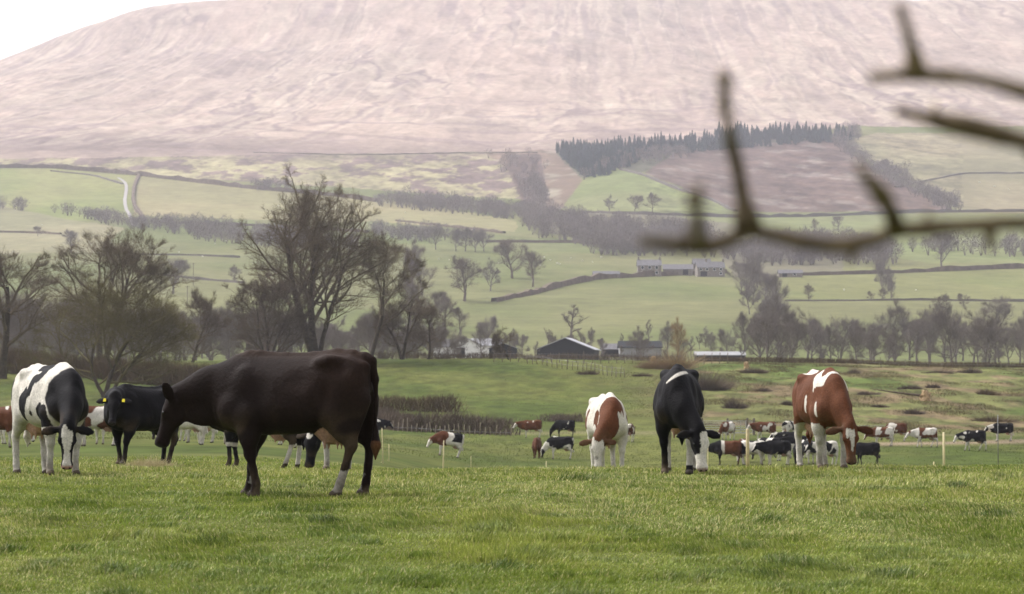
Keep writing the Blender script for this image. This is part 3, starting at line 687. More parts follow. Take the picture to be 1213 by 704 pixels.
if HERO:
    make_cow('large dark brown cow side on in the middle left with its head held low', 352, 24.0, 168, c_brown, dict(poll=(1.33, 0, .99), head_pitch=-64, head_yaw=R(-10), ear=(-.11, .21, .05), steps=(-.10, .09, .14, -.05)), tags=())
    make_cow('black and white cow grazing towards us at far left with white blaze', 60, 31.5, -57, c_left, dict(poll=(1.27, 0, .62), head_pitch=-84, steps=(.0, -.05, .05, -.12), neck_yaw=R(-22)), muzzle=np.array([.42, .24, .2]))
    make_cow('black young cow with yellow tags in both ears facing the dark brown cow', 168, 38.5, -128, c_black, dict(poll=(1.24, 0, 1.18), head_pitch=-60, steps=(.12, -.1, .1, -.1), neck_yaw=R(38), udder=False), scale=.88, tags=(-1, 1))
    make_cow('white cow with red brown neck grazing head on in the centre', 721, 44.0, -84, c_whitered, dict(fat=1.08, poll=(1.18, 0, .62), head_pitch=-80, steps=(.05, -.1, .05, -.1), neck_yaw=R(-36), head_yaw=R(-10)), muzzle=np.array([.3, .22, .2]), scale=1.02)
    make_cow('black cow with white crescent on its shoulder and white face grazing in the centre', 803, 32.4, -96, c_centre, dict(poll=(1.22, 0, .58), head_pitch=-78, steps=(.08, -.12, .0, -.1), neck_yaw=R(32)), muzzle=np.array([.35, .25, .22]))
    make_cow('chestnut cow with white saddle and white star on its forehead grazing at right', 975, 35.0, -82, c_right, dict(poll=(1.20, 0, .60), head_pitch=-80, steps=(.0, -.08, .05, -.1), neck_yaw=R(8), head_yaw=R(-4), ear=(.07, .36, -.06)), muzzle=np.array([.12, .05, .04]))
    make_cow('black cow with pink udder and white shanks standing behind the dark brown cow', 304, 42.5, 180, c_hidden, dict(poll=(1.28, 0, 1.25), head_pitch=-50, steps=(0, -.1, .1, -.1)), voxel=.022)
    make_cow('black cow with white forehead grazing behind the hind legs of the dark brown cow', 411, 36.5, -104, c_hidden2, dict(poll=(1.2, 0, .56), head_pitch=-78, neck_yaw=R(-18)), voxel=.02)
# ------------------------------------------------------------------ trees and hedges
MBARK = principled('bark', (.075, .062, .045), rough=.95, spec=.05, noise=[(3, .25, 5), (.6, .2, 3)], bump=(7, .6, .05))
MTWIG = principled('twigs', (.15, .12, .086), rough=.95, spec=.03, noise=[(.35, .22, 3)])
MTWIGD = principled('dense_twigs', (.135, .106, .082), rough=.95, spec=.03, noise=[(.3, .25, 3)])
MOLIVE = principled('olive_twigs', (.125, .106, .052), rough=.95, spec=.03, noise=[(.35, .25, 3)])
MGREY = principled('grey_twigs', (.17, .145, .128), rough=.95, spec=.03, noise=[(.2, .2, 3)])
MPALE = principled('pale_twigs', (.30, .22, .13), rough=.95, spec=.03, noise=[(.3, .2, 3)])
MCONI = principled('conifer_needles', (.022, .044, .042), rough=.95, spec=.03, noise=[(.1, .3, 3)])
MHEDGE = principled('hedge_twigs', (.125, .092, .056), rough=.95, spec=.03, noise=[(.4, .28, 4), (.06, .15, 2)])
MWALL = principled('field_wall', (.13, .115, .10), rough=.95, spec=.05, noise=[(2, .2, 3)])
def slivers(P, D, L, r0, twist=None, rng=None):
    """thin tapered three-sided spikes from P along D; returns verts, tris"""
    n = len(P); D = D / np.linalg.norm(D, axis=1, keepdims=True)
    up = np.where(np.abs(D[:, 2:3]) < .9, np.array([[0, 0, 1.]]), np.array([[1., 0, 0]]))
    A = np.cross(D, up); A /= np.linalg.norm(A, axis=1, keepdims=True); B = np.cross(D, A)
    r0 = np.broadcast_to(np.asarray(r0, float), (n,))[:, None]; L = np.asarray(L)[:, None]
    V = np.empty((n, 4, 3))
    for k in range(3):
        t = 2 * math.pi * k / 3; V[:, k] = P + r0 * (math.cos(t) * A + math.sin(t) * B)
    V[:, 3] = P + D * L
    b = (np.arange(n) * 4)[:, None]
    F_ = np.concatenate([b + [0, 1, 3], b + [1, 2, 3], b + [2, 0, 3]])
    return V.reshape(-1, 3), F_
class TreeBuf:
    def __init__(s): s.V = []; s.Q = []; s.T = []; s.n = 0
    def tube(s, pts, rads, n):
        m = len(pts); out = []
        for i in range(m):
            a = pts[max(i - 1, 0)]; b = pts[min(i + 1, m - 1)]
            dx, dy, dz = b[0] - a[0], b[1] - a[1], b[2] - a[2]; l = math.sqrt(dx * dx + dy * dy + dz * dz) + 1e-9; dx /= l; dy /= l; dz /= l
            if abs(dz) < .9: ax, ay, az = dy, -dx, 0.0
            else: ax, ay, az = 0.0, dz, -dy
            l = math.sqrt(ax * ax + ay * ay + az * az) + 1e-9; ax /= l; ay /= l; az /= l
            bx, by, bz = dy * az - dz * ay, dz * ax - dx * az, dx * ay - dy * ax
            r = rads[i]; p = pts[i]
            for k in range(n):
                c = r * math.cos(2 * math.pi * k / n); d = r * math.sin(2 * math.pi * k / n)
                out.append((p[0] + c * ax + d * bx, p[1] + c * ay + d * by, p[2] + c * az + d * bz))
        b0 = s.n
        for i in range(m - 1):
            for k in range(n):
                s.Q.append((b0 + i * n + k, b0 + i * n + (k + 1) % n, b0 + (i + 1) * n + (k + 1) % n, b0 + (i + 1) * n + k))
        s.V += out; s.n += len(out)
    def mesh(s, name): return mesh_from(name, np.array(s.V), [np.array(s.Q)], smooth=True)
def grow_tree(seed, H, W, r0, limbs=7, kids=(6, 6, 5, 4), clear=.22, low=.5, wander=.22, lean=0.0, tw=.018, up=.16, forks=None, tip=.5):
    """returns (trunk buffer, crown buffer): bare tree whose crown fills an uneven dome"""
    rnd = random.Random(seed); TB, CB = TreeBuf(), TreeBuf()
    cx, cz = lean * H * .5, H * low; rx, rz = W / 2, H - cz
    ph = [rnd.uniform(0, 6.28) for _ in range(4)]
    def envl(p, d, nominal):
        # distance to the dome along d, with lumps
        L = nominal
        for t in (.25, .5, .75, 1.0):
            q = (p[0] + d[0] * L * t - cx, p[1] + d[1] * L * t, p[2] + d[2] * L * t - cz)
            az = math.atan2(q[1], q[0]); lump = 1 + .10 * math.sin(3 * az + ph[0]) + .09 * math.sin(5 * az + ph[1] + q[2] * .5) + .07 * math.sin(q[2] * 1.1 + ph[2])
            zz = q[2] / (rz if q[2] > 0 else H * low * .75)
            if (q[0] ** 2 + q[1] ** 2) / rx ** 2 + zz ** 2 > lump ** 2: return L * t
        return L
    def branch(p, d, L, r, lvl, buf):
        ns = 7 if lvl == 0 else 5 if lvl <= 2 else 3 if lvl == 3 else 2
        pts = [p]; rads = [r]; dirs = [d]; e = .38 if lvl == 0 else .3 if lvl < 3 else .45
        wl = wander * (.5 if lvl == 0 else 1)
        for i in range(ns):
            d = (d[0] + rnd.gauss(0, wl), d[1] + rnd.gauss(0, wl), d[2] + rnd.gauss(0, wl) * .8 + up * (1 if lvl < 3 else .4) / ns * 2)
            l = math.sqrt(d[0] ** 2 + d[1] ** 2 + d[2] ** 2); d = (d[0] / l, d[1] / l, d[2] / l)
            p = (p[0] + d[0] * L / ns, p[1] + d[1] * L / ns, p[2] + d[2] * L / ns)
            pts.append(p); dirs.append(d); rads.append(max(r * (1 - (1 - e) * (i + 1) / ns), tw * .5))
        if lvl == 0: rads[0] *= 1.35
        buf.tube(pts, rads, 10 if lvl == 0 else 6 if lvl == 1 else 4 if lvl == 2 else 3)
        if lvl > len(kids): return
        nk = limbs if lvl == 0 else kids[lvl - 1]
        for j in range(nk):
            t = clear / .8 + (1 - clear / .8) * (j + rnd.random()) / nk if lvl == 0 else .18 + .82 * (j + rnd.random()) / nk
            t = min(t, 1.0); i = min(int(t * ns), ns - 1); f = t * ns - i
            a, b = pts[i], pts[i + 1]; q = tuple(a[k] + (b[k] - a[k]) * f for k in range(3)); dd = dirs[i + 1]
            ang = R(rnd.uniform(28, 62)) if t < .95 else R(rnd.uniform(8, 30))
            if lvl == 0: ang = R(rnd.uniform(35, 68)) * (1.15 - .6 * t)
            az = rnd.uniform(0, 6.283) if lvl else j * 2.4 + rnd.uniform(-.5, .5)
            if abs(dd[2]) < .95: ux, uy, uz = dd[1], -dd[0], 0.0
            else: ux, uy, uz = 1.0, 0.0, 0.0
            l = math.sqrt(ux * ux + uy * uy + uz * uz); ux /= l; uy /= l; uz /= l
            vx, vy, vz = dd[1] * uz - dd[2] * uy, dd[2] * ux - dd[0] * uz, dd[0] * uy - dd[1] * ux
            ca, sa = math.cos(ang), math.sin(ang); c, s_ = math.cos(az) * sa, math.sin(az) * sa
            nd = (dd[0] * ca + ux * c + vx * s_, dd[1] * ca + uy * c + vy * s_, dd[2] * ca + uz * c + vz * s_)
            if nd[2] < -.25: nd = (nd[0], nd[1], -nd[2] * .3)
            rr = rads[i] * rnd.uniform(.5, .72) if lvl == 0 else rads[i] * rnd.uniform(.45, .65)
            nom = {0: max(rx, rz) * rnd.uniform(1.0, 1.4), 1: W * .33, 2: W * .17, 3: W * .085, 4: W * .05}[lvl] * rnd.uniform(.65, 1.15)
            nl = envl(q, nd, nom)
            if nl < .12: continue
            branch(q, nd, nl, max(rr, tw), lvl + 1, CB)
    if forks is None: branch((0, 0, -.3), nrm((lean, 0, 1)).tolist(), H * .8, r0, 0, TB)
    else:
        for fx, fr, fh in forks: branch((0, 0, -.3), nrm((fx, rnd.uniform(-.1, .1), 1)).tolist(), H * fh, r0 * fr, 0, TB)
    return TB, CB
def fine_twigs(buf, n, seed, L=.75, r=.0095):
    rg = np.random.default_rng(seed); V = np.array(buf.V); z = V[:, 2]; w = V[z > z.max() * .25]
    i = rg.integers(0, len(w), n); P = w[i] + rg.normal(0, .05, (n, 3)); c = np.array([V[:, 0].mean(), V[:, 1].mean(), z.max() * .4])
    D = P - c; D /= np.linalg.norm(D, axis=1, keepdims=True); D = D + rg.normal(0, .55, (n, 3)); return slivers(P, D, L * rg.uniform(.5, 1.3, n), r)
def place_tree(kind, loc, bufs, label, cat='tree', mats=None, rz=0.0, group=None, twigs=16000, L=.8):
    root = empty(kind, loc, rz); tag(root, label, cat, group)
    m = mats or (MBARK, MTWIG)
    link('trunk', bufs[0].mesh('trunk'), m[0], root); twigs = int(min(twigs, 60 * max(p[2] for p in bufs[1].V) ** 1.85)); v, f = fine_twigs(bufs[1], twigs, len(bufs[1].V), L); V0 = np.array(bufs[1].V)
    link('crown', mesh_from('crown', np.concatenate([V0, v]), [np.array(bufs[1].Q), f + len(V0)], smooth=False), m[1], root)
    return root
def lo_tree(seed, H=12.0, W=9.0, n=520, r=.07, clear=.16, mat=None, slim=False):
    """a distant bare tree: trunk and limbs as tubes, twigs as spikes through the crown"""
    rg = np.random.default_rng(seed)
    rb = grow_tree(seed, H, W, H * .028, limbs=9, kids=(6, 6, 4), clear=clear, low=.48, wander=.2, tw=r * .7, up=.14)
    V = np.array(rb[0].V + rb[1].V); Q = np.concatenate([np.array(rb[0].Q), np.array(rb[1].Q) + rb[0].n])
    ends = np.array(rb[1].V); ends = ends[ends[:, 2] > H * .2]
    i = rg.integers(0, len(ends), n); P = ends[i] + rg.normal(0, W * .03, (n, 3))
    D = (P - np.array([0, 0, H * .35])); D /= np.linalg.norm(D, axis=1, keepdims=True); D = D + rg.normal(0, .55, (n, 3)); D[:, 2] += .25
    v, f = slivers(P, D, rg.uniform(.06, .13, n) * W, r * .8)
    return mesh_from('bare_tree', np.concatenate([V, v]), [Q, f + len(V)], smooth=False)
def conifer_geo(seed, H=14.0, W=4.4):
    rg = np.random.default_rng(seed); V = []; F_ = []
    nt = 9
    for t in range(nt):
        z0 = H * (.08 + .9 * t / nt); z1 = min(H, z0 + H * .22); r = W / 2 * (1 - t / nt) ** .85 * rg.uniform(.85, 1.15) + .1
        n = 9; b = len(V)
        for k in range(n * 2):
            a = math.pi * k / n + t; rr = r * (1.0 if k % 2 else .55) * rg.uniform(.8, 1.2)
            V.append((rr * math.cos(a), rr * math.sin(a), z0 + (0 if k % 2 else .06 * H)))
        V.append((0, 0, z1))
        F_ += [(b + k, b + (k + 1) % (2 * n), b + 2 * n) for k in range(2 * n)]
    return np.array(V), np.array(F_)
def sample_poly(poly, n, rg):
    xs = [p[0] for p in poly]; ys = [p[1] for p in poly]; out = []
    while len(out) < n:
        x = rg.uniform(min(xs), max(xs), 400); y = rg.uniform(min(ys), max(ys), 400); m = inpoly(x, y, poly)
        out += list(zip(x[m], y[m]))
    return out[:n]
_tabs = {}
def hit_far(pts, dmin):
    return [hit(px, py, dmin) for px, py in pts]
def merged(geos, places, rg, smin=.7, smax=1.2):
    """geos: list of (V,F3); places: list of (x,y,z)"""
    Vs = []; Fs = []; b = 0
    for (x, y, z) in places:
        V, F_ = geos[rg.integers(len(geos))]; s_ = rg.uniform(smin, smax); a = rg.uniform(0, 6.28); c, s = math.cos(a), math.sin(a)
        W_ = np.stack([(V[:, 0] * c - V[:, 1] * s) * s_, (V[:, 0] * s + V[:, 1] * c) * s_, V[:, 2] * s_ * rg.uniform(.9, 1.15)], 1) + (x, y, z - .3)
        Vs.append(W_); Fs.append(F_ + b); b += len(V)
    return np.concatenate(Vs), np.concatenate(Fs)
def lo_geo(seed, H, W, n, r):
    rg = np.random.default_rng(seed)
    P = rg.normal(0, 1, (n, 3)); P /= np.linalg.norm(P, axis=1, keepdims=True); P *= rg.uniform(.1, 1, (n, 1)) ** .4
    P = P * [W * .42, W * .42, H * .36] + [0, 0, H * .56]; D = P - [0, 0, H * .25]; D /= np.linalg.norm(D, axis=1, keepdims=True); D += rg.normal(0, .35, (n, 3))
    v, f = slivers(P, D, rg.uniform(.09, .2, n) * H, r)
    t, tf = slivers(np.array([[0, 0, 0.], [.1, 0, 0], [-.1, 0, 0], [0, .1, 0]]), np.array([[0, 0, 1.], [.3, .1, 1], [-.3, 0, 1], [0, .3, 1]]), np.full(4, H * .8), H * .022)
    return np.concatenate([v, t]), np.concatenate([f, tf + len(v)])
def path_world(pts, dmin, step):
    """picture polyline -> evenly spaced points on the ground"""
    W_ = []
    for (a, b) in zip(pts[:-1], pts[1:]):
        n = max(2, int(math.hypot(b[0] - a[0], b[1] - a[1]) / 6))
        for k in range(n): W_.append((a[0] + (b[0] - a[0]) * k / n, a[1] + (b[1] - a[1]) * k / n))
    W_.append(pts[-1]); P = np.array([hit(px, py, dmin)[:2] for px, py in W_])
    for _ in range(2): P[1:-1] = (P[:-2] + 2 * P[1:-1] + P[2:]) / 4
    s = np.concatenate([[0], np.cumsum(np.hypot(*np.diff(P, axis=0).T))]); t = np.arange(0, s[-1], step)
    return np.stack([np.interp(t, s, P[:, 0]), np.interp(t, s, P[:, 1])], 1)
def hedge(name, pts, dmin, h, w, label, cat, mat=None, dens=30, r=.03, seed=1, group=None, world=None, spread=.45, taper=False, hv=.18):
    """twiggy hedge: many thin stems rising and spreading through the hedge's volume"""
    rg = np.random.default_rng(seed)
    C = path_world(pts, dmin, .5) if world is None else world
    n = int(len(C) * .5 * dens) if world is None else int(len(C) * dens * .5)
    i = rg.uniform(0, len(C) - 1.001, n); i0 = i.astype(int); f = (i - i0)[:, None]; P = C[i0] * (1 - f) + C[i0 + 1] * f
    P = P + rg.normal(0, w * .28, (n, 2))
    hh = h * (1 + hv * 2 * (vnoise(i * .09, i * 0 + seed, 5) - .5) + hv * (vnoise(i * .4, i * 0, 9) - .5))
    if taper: hh = hh * np.clip(np.minimum(i, len(C) - i) / (len(C) * .08), .35, 1)
    zf = rg.uniform(0, .75, n) ** 1.3
    z = ground(P[:, 0], P[:, 1]) + zf * hh - .1
    D = rg.normal(0, spread, (n, 3)); D[:, 2] = 1
    L = hh * (1 - zf) * rg.uniform(.6, 1.05, n)
    v, f3 = slivers(np.column_stack([P, z]), D, L, r * rg.uniform(.7, 1.4, n))
    me = mesh_from(name, v, [f3], smooth=False)
    o = link(name, me, mat or MHEDGE); tag(o, label, cat, group); return o
# ---- the big bare trees behind the pasture ----
def tree_base(px, d): x, y, z = at(px, d); return (x, y, z - .2)
def build_big_trees():
    place_tree('ash_tree', tree_base(374, 336), grow_tree(4, 22.8, 21, .8, limbs=9, kids=(6, 6, 5, 4), clear=.24, low=.50, wander=.16, tw=.012, up=.12, forks=[(-.10, .85, .82), (.08, .8, .76), (.34, .5, .66)]),
               'tallest bare tree with a thick forked trunk behind the dark brown cow')
    place_tree('bare_tree', tree_base(2, 292), grow_tree(9, 14.6, 16, .55, limbs=8, kids=(6, 6, 5, 4), clear=.25, low=.45, wander=.2, tw=.012), 'bare spreading tree with a dark trunk cut by the left edge of the picture')
    place_tree('bare_tree', tree_base(122, 316), grow_tree(13, 16.6, 19, .5, limbs=7, kids=(6, 6, 5, 4), clear=.3, low=.50, wander=.2, tw=.012, forks=[(-.25, 1, .75), (.3, .9, .8)]), 'bare crooked tree rising behind the olive green thorn tree')
    place_tree('bare_tree', tree_base(437, 344), grow_tree(17, 15.5, 12, .34, limbs=7, kids=(6, 5, 4, 3), clear=.3, low=.52, wander=.2, tw=.015, lean=.32), 'bare tree leaning right beside the tallest tree')
    place_tree('bare_tree', tree_base(318, 330), grow_tree(21, 11.8, 12, .25, limbs=10, kids=(6, 6, 5, 3), clear=.06, low=.42, wander=.15, tw=.015, forks=[(-.3, .8, .8), (0, .9, .85), (.3, .8, .8)]), 'dense many stemmed brown tree left of the tallest tree', mats=(MBARK, MTWIGD))
    place_tree('bare_tree', tree_base(477, 352), grow_tree(25, 9.2, 8.5, .24, limbs=8, kids=(6, 5, 4, 3), clear=.12, low=.5, wander=.22, tw=.016, forks=[(-.3, 1, .8), (.2, 1, .85)]), 'twin trunked small bare tree directly above the rump of the dark brown cow', mats=(MBARK, MTWIGD))
    place_tree('bare_tree', tree_base(507, 356), grow_tree(26, 8.0, 8.0, .22, limbs=8, kids=(6, 5, 4, 3), clear=.12, low=.5, wander=.25, tw=.016), 'small crooked bare tree beside the white farm sheds', mats=(MBARK, MTWIGD))
    place_tree('bare_tree', tree_base(228, 345), grow_tree(27, 10.0, 8.6, .22, limbs=9, kids=(6, 6, 4, 3), clear=.1, low=.45, wander=.2, tw=.015), 'greyish bare tree just left of the head of the dark brown cow', mats=(MBARK, MTWIGD))
    place_tree('thorn_tree', tree_base(126, 262), grow_tree(31, 11.4, 17.5, .30, limbs=8, kids=(6, 6, 4, 4), clear=.2, low=.52, wander=.3, tw=.012, up=.1, forks=[(-.5, .8, .6), (.0, 1, .72), (.55, .8, .62)]),
               'wide olive green thorn tree growing behind the black young cow', mats=(MBARK, MOLIVE))
    place_tree('thorn_tree', tree_base(603, 352), grow_tree(33, 4.6, 4.6, .14, limbs=8, kids=(6, 6, 4), clear=.15, low=.55, wander=.3, tw=.024), 'small bushy thorn tree between the white sheds and the black barn', mats=(MBARK, MTWIGD))
build_big_trees()
LO = [lo_tree(100 + k, 12, [9, 10.5, 8, 11][k], 2600, .034) for k in range(4)]
LOB = [lo_tree(140 + k, 12, 12, 3000, .034, clear=.03) for k in range(2)]
SLIM = [lo_tree(120 + k, 12, 4.6, 900, .034, clear=.3) for k in range(2)]
GREY = {}
def lo_place(me, px, py, hpx, dmin, label, group=None, mat=MGREY, wscale=1.0, d=None, rz=None, cat='tree', name='bare_tree'):
    x, y, z = hit(px, py, dmin) if d is None else at(px, d)
    key = (me.name, mat.name)
    if key not in GREY:
        m2 = me.copy(); m2.materials.clear(); m2.materials.append(mat); GREY[key] = m2
    o = link(name, GREY[key]); s_ = hpx * y / F / 12.0
    o.location = (x, y, z - .15 * s_); o.scale = (s_ * wscale, s_ * wscale, s_); o.rotation_euler = (0, 0, (px * 7.13) % 6.28 if rz is None else rz)
    tag(o, label, cat, group); return o
rg0 = np.random.default_rng(77)
# field trees of the middle distance
for k, (px, py, hp, ws, lab, kind) in enumerate([
    (550, 357, 50, 1.15, 'round grey bare tree in the field, leftmost of the four above the white sheds', 0),
    (581, 345, 34, .9, 'slighter bare tree between two round field trees above the white sheds', 2),
    (607, 330, 46, 1.05, 'tallest round bare tree of the four standing in the sloping field', 1),
    (631, 340, 41, .95, 'bare tree, right hand one of the touching pair in the sloping field', 0),
    (516, 296, 28, .9, 'bare tree left of the small grove below the pale field', 3),
    (722, 252, 19, .95, 'narrow bare tree at the foot of the bright green knoll, left of the pair', 2),
    (752, 253, 22, 1.0, 'round bare tree at the foot of the bright green knoll, left of its twin', 1),
    (773, 252, 22, .9, 'round bare tree at the foot of the bright green knoll, right of its twin', 0),
    (1115, 318, 42, 1.0, 'bare tree with open crown beside the long field fence at right', 3),
    (993, 272, 16, 1.0, 'small bare tree in the pale field seen above the hanging branch', 1),
    (965, 275, 15, .7, 'small ivy dark tree left of the bare one in the pale field', 0),
    (1181, 402, 46, 1.0, 'open bare tree standing above the tree row at far right', 3),
    (836, 412, 22, .9, 'small grey tree beside the pale willow', 2),
    (578, 408, 27, 1.1, 'rounded grey tree behind the white farm sheds', 1),
    (205, 348, 42, .95, 'purple grey rounded bush tree right of the crooked bare tree', 1),
    (84, 300, 26, 1.2, 'round dark tree in the pale field above the crooked bare tree', 0),
    (45, 280, 12, 1.2, 'lone small round tree in the pale field at far left', 1),
    (241, 272, 15, 1.2, 'pale small tree on the hedge below the wide straw field', 2)]):
    lo_place(LO[kind], px, py, hp, 600 if k != 14 else 420, lab, mat=MTWIGD if k in (0, 2, 3, 6, 7, 10) else MGREY, wscale=ws * 1.1)
lo_place(SLIM[0], 678, 408, 48, 560, 'tall thin bare poplar in the field behind the black barn', wscale=1.3)
for k, (px, py, hp) in enumerate([(540, 298, 26), (551, 298, 28), (563, 299, 27), (573, 298, 24)]):
    lo_place(LO[k], px, py, hp, 600, 'bare tree of the small grove below the pale field, ' + ['leftmost of four', 'second from its left', 'third from its left', 'rightmost of four'][k], group='trees of the small grove')
for k, (px, py, hp, lab) in enumerate([(958, 355, 15, 'round bush on the fence line, leftmost of three'), (1032, 356, 10, 'small round bush on the fence line, middle of three'), (1046, 356, 12, 'round bush on the fence line, rightmost of three'),
    (1109, 365, 13, 'dark bush in the right hand field, left of the small pair'), (1121, 362, 11, 'dark small bush in the right hand field, middle one'), (1142, 364, 15, 'dark bush in the right hand field, beside the field corner'), (278, 334, 16, 'dark round bush on the field line left of the tallest tree')]):
    lo_place(LOB[k % 2], px, py, hp, 560, lab, mat=MTWIGD, wscale=1.1, cat='bush', name='field_bush')
# clump running down beside the hamlet
for k in range(14):
    t = k / 13; px = 886 + 36 * t + rg0.uniform(-20, 20); d = 1150 - 420 * t
    lo_place(LOB[k % 2] if k % 3 else LO[k % 4], px, 0, rg0.uniform(30, 50), 0, 'grey bare tree in the strip running down from the hamlet', group='bare trees in the strip below the hamlet', wscale=.8, d=d)
for k in range(7):
    lo_place(LOB[k % 2], 1046 + 6 * k / 6 + rg0.uniform(-5, 5), 0, 30 - k * 1.5, 0, 'grey bare tree in the narrow strip right of the hamlet, ' + ['topmost', 'second from the top', 'third from the top', 'in its middle', 'third from the bottom', 'second from the bottom', 'lowest'][k], group='bare trees in the narrow strip right of the hamlet', wscale=.7, d=1250 - k * 28)
# row beyond the rough pasture at right
for k in range(46):
    px = 885 + k * 8.2 + rg0.uniform(-6, 6); d = rg0.uniform(470, 640); hp = rg0.uniform(38, 62) * (1 + .12 * math.sin(px * .03))
    lo_place((LO + LOB)[k % 6], px, 0, hp, 0, 'grey leafless tree in the long row beyond the rough pasture', group='leafless trees in the row beyond the rough pasture', d=d, wscale=rg0.uniform(.7, 1.0))
for k in range(30):
    px = 545 + k * 11.5 + rg0.uniform(-7, 7); lo_place((SLIM + LOB)[k % 4], px, 0, rg0.uniform(20, 36), 0, 'thin leafless tree around the low farm sheds', group='thin leafless trees around the low farm sheds', d=rg0.uniform(540, 740), wscale=.8)
lo_place(LOB[0], 803, 0, 42, 0, 'pale straw coloured willow behind the black cow with the white crescent', d=385, mat=MPALE, wscale=.62, name='willow_tree')
# grey wood behind the big trees at left
for k in range(104):
    px = -60 + k * 5.8 + rg0.uniform(-8, 8); d = rg0.uniform(430, 640)
    hp = rg0.uniform(34, 74) * np.interp(px, [-60, 60, 200, 300, 480, 560], [1.1, 1.1, .95, .85, .8, .45])
    lo_place((LO + LOB)[k % 6], px, 0, hp, 0, 'grey leafless tree in the wood behind the big bare trees', group='leafless trees in the wood behind the big trees', d=d, wscale=rg0.uniform(.75, 1.05))
for k, (px, py, hp) in enumerate([(490, 345, 48), (500, 350, 40), (486, 385, 45), (510, 388, 40), (528, 392, 36), (545, 394, 28)]):
    lo_place(LOB[k % 2], px, py, hp, 560, ['upper thicket tree right of the tallest tree crown', 'slim upper thicket tree above the twin trunked tree', 'lower thicket tree above the twin trunked tree', 'lower thicket tree above the small crooked tree', 'thicket tree just left of the open meadow', 'lowest thicket tree at the edge of the open meadow'][k], group='thicket trees below the rounded field trees', mat=MTWIGD, wscale=1.0)
# far woods, read as masses
def wood(name, polys, n, H, W, lab, cat, mat, dmin, seed, conif=0, r=.16, ns=90):
    rg = np.random.default_rng(seed); pl = []
    for poly, m in polys: pl += hit_far(sample_poly(poly, m, rg), dmin)
    g = [conifer_geo(seed + k, H, W) for k in range(3)] if conif else [lo_geo(seed + k, H, W, ns, r) for k in range(4)]
    v, f = merged(g, pl, rg, .5 if conif else .7, 1.25); me = mesh_from(name, v, [f], smooth=False)
    o = link(name, me, mat); tag(o, lab, cat, None, 'stuff'); return o
wood('conifer_plantation', [([(658, 180), (672, 196), (694, 210), (722, 203), (742, 194), (790, 182), (800, 172), (700, 178), (664, 176)], 480), ([(662, 184), (700, 182), (765, 186), (748, 197), (722, 208), (694, 213)], 260), ([(795, 172), (900, 163), (1010, 163), (1010, 168), (900, 175), (800, 184)], 360), ([(845, 160), (880, 158), (1000, 158), (1005, 163), (860, 168)], 150)], 0, 11.5, 5.0, 'dark conifer plantation on the hillside above the green knoll', 'wood', MCONI, 1800, 5, 1)
wood('hillside_wood', [([(690, 214), (760, 196), (820, 186), (812, 180), (740, 190)], 60), ([(1008, 170), (1028, 166), (1020, 158), (985, 160), (990, 178)], 40)], 0, 11, 9, 'bare grey wood mixed along the edge of the conifers', 'wood', MGREY, 1800, 6)
wood('valley_wood', [([(438, 244), (640, 264), (655, 258), (600, 250), (470, 237)], 210), ([(608, 264), (650, 256), (700, 266), (835, 276), (860, 298), (760, 302), (640, 284)], 420), ([(612, 212), (640, 216), (652, 254), (625, 250)], 50), ([(575, 186), (645, 182), (650, 215), (605, 215)], 16)], 0, 11, 10, 'grey leafless wood filling the side valley left of the green knoll', 'wood', MGREY, 1300, 8)
wood('belt_wood', [([(992, 178), (1008, 178), (1062, 212), (1148, 251), (1118, 251), (1060, 222), (1035, 208)], 130), ([(1030, 200), (1080, 206), (1085, 212), (1035, 206)], 14)], 0, 11, 9, 'strip of grey trees slanting down the hillside at right', 'wood', MGREY, 1600, 12)
wood('hamlet_wood', [([(790, 303), (990, 292), (1062, 300), (1062, 314), (900, 316), (860, 307)], 230), ([(1070, 300), (1100, 303), (1213, 305), (1300, 305), (1300, 299), (1090, 296)], 40), ([(700, 304), (800, 304), (800, 298), (700, 296)], 50)], 0, 12, 10, 'grey leafless wood behind the stone hamlet', 'wood', MGREY, 1150, 15, ns=120)
wood('slope_wood', [([(196, 262), (250, 270), (330, 282), (420, 292), (420, 300), (320, 294), (240, 286), (196, 276)], 190), ([(110, 258), (160, 266), (190, 268), (190, 274), (150, 272), (105, 262)], 50), ([(440, 276), (500, 279), (575, 284), (575, 288), (500, 287), (440, 284)], 60), ([(55, 251), (90, 256), (150, 264), (110, 262)], 22), ([(300, 222), (345, 222), (345, 226), (300, 226)], 20), ([(-40, 246), (28, 247), (28, 250), (-40, 250)], 22)], 0, 9, 9, 'belt of purple grey trees between the fields at left', 'wood', MGREY, 1300, 18)
# hedges and walls between far fields
def wall_strip(name, pts, dmin, h, w, label, cat, mat):
    C = path_world(pts, dmin, 4.0); n = len(C); T = np.gradient(C, axis=0); T /= np.linalg.norm(T, axis=1, keepdims=True) + 1e-9; N = np.column_stack([-T[:, 1], T[:, 0]])
    rg = np.random.default_rng(int(abs(C[0, 0])) + n); z = ground(C[:, 0], C[:, 1]); hh = h * (1 + .35 * (vnoise(np.arange(n) * .5, np.zeros(n), 3) - .5) * 2)
    V = []
    for s_, zt in ((-1, -.4), (-.8, None), (.8, None), (1, -.4)):
        V.append(np.column_stack([C + N * s_ * w / 2, z + (zt if zt is not None else hh * (1 if s_ < 0 else .93))]))
    V = np.stack(V, 1).reshape(-1, 3); i = np.arange(n - 1)[:, None] * 4
    Q = np.concatenate([i + [k, k + 4, k + 5, k + 1] for k in range(3)])
    o = link(name, mesh_from(name, V, [Q], smooth=False), mat); tag(o, label, cat); return o
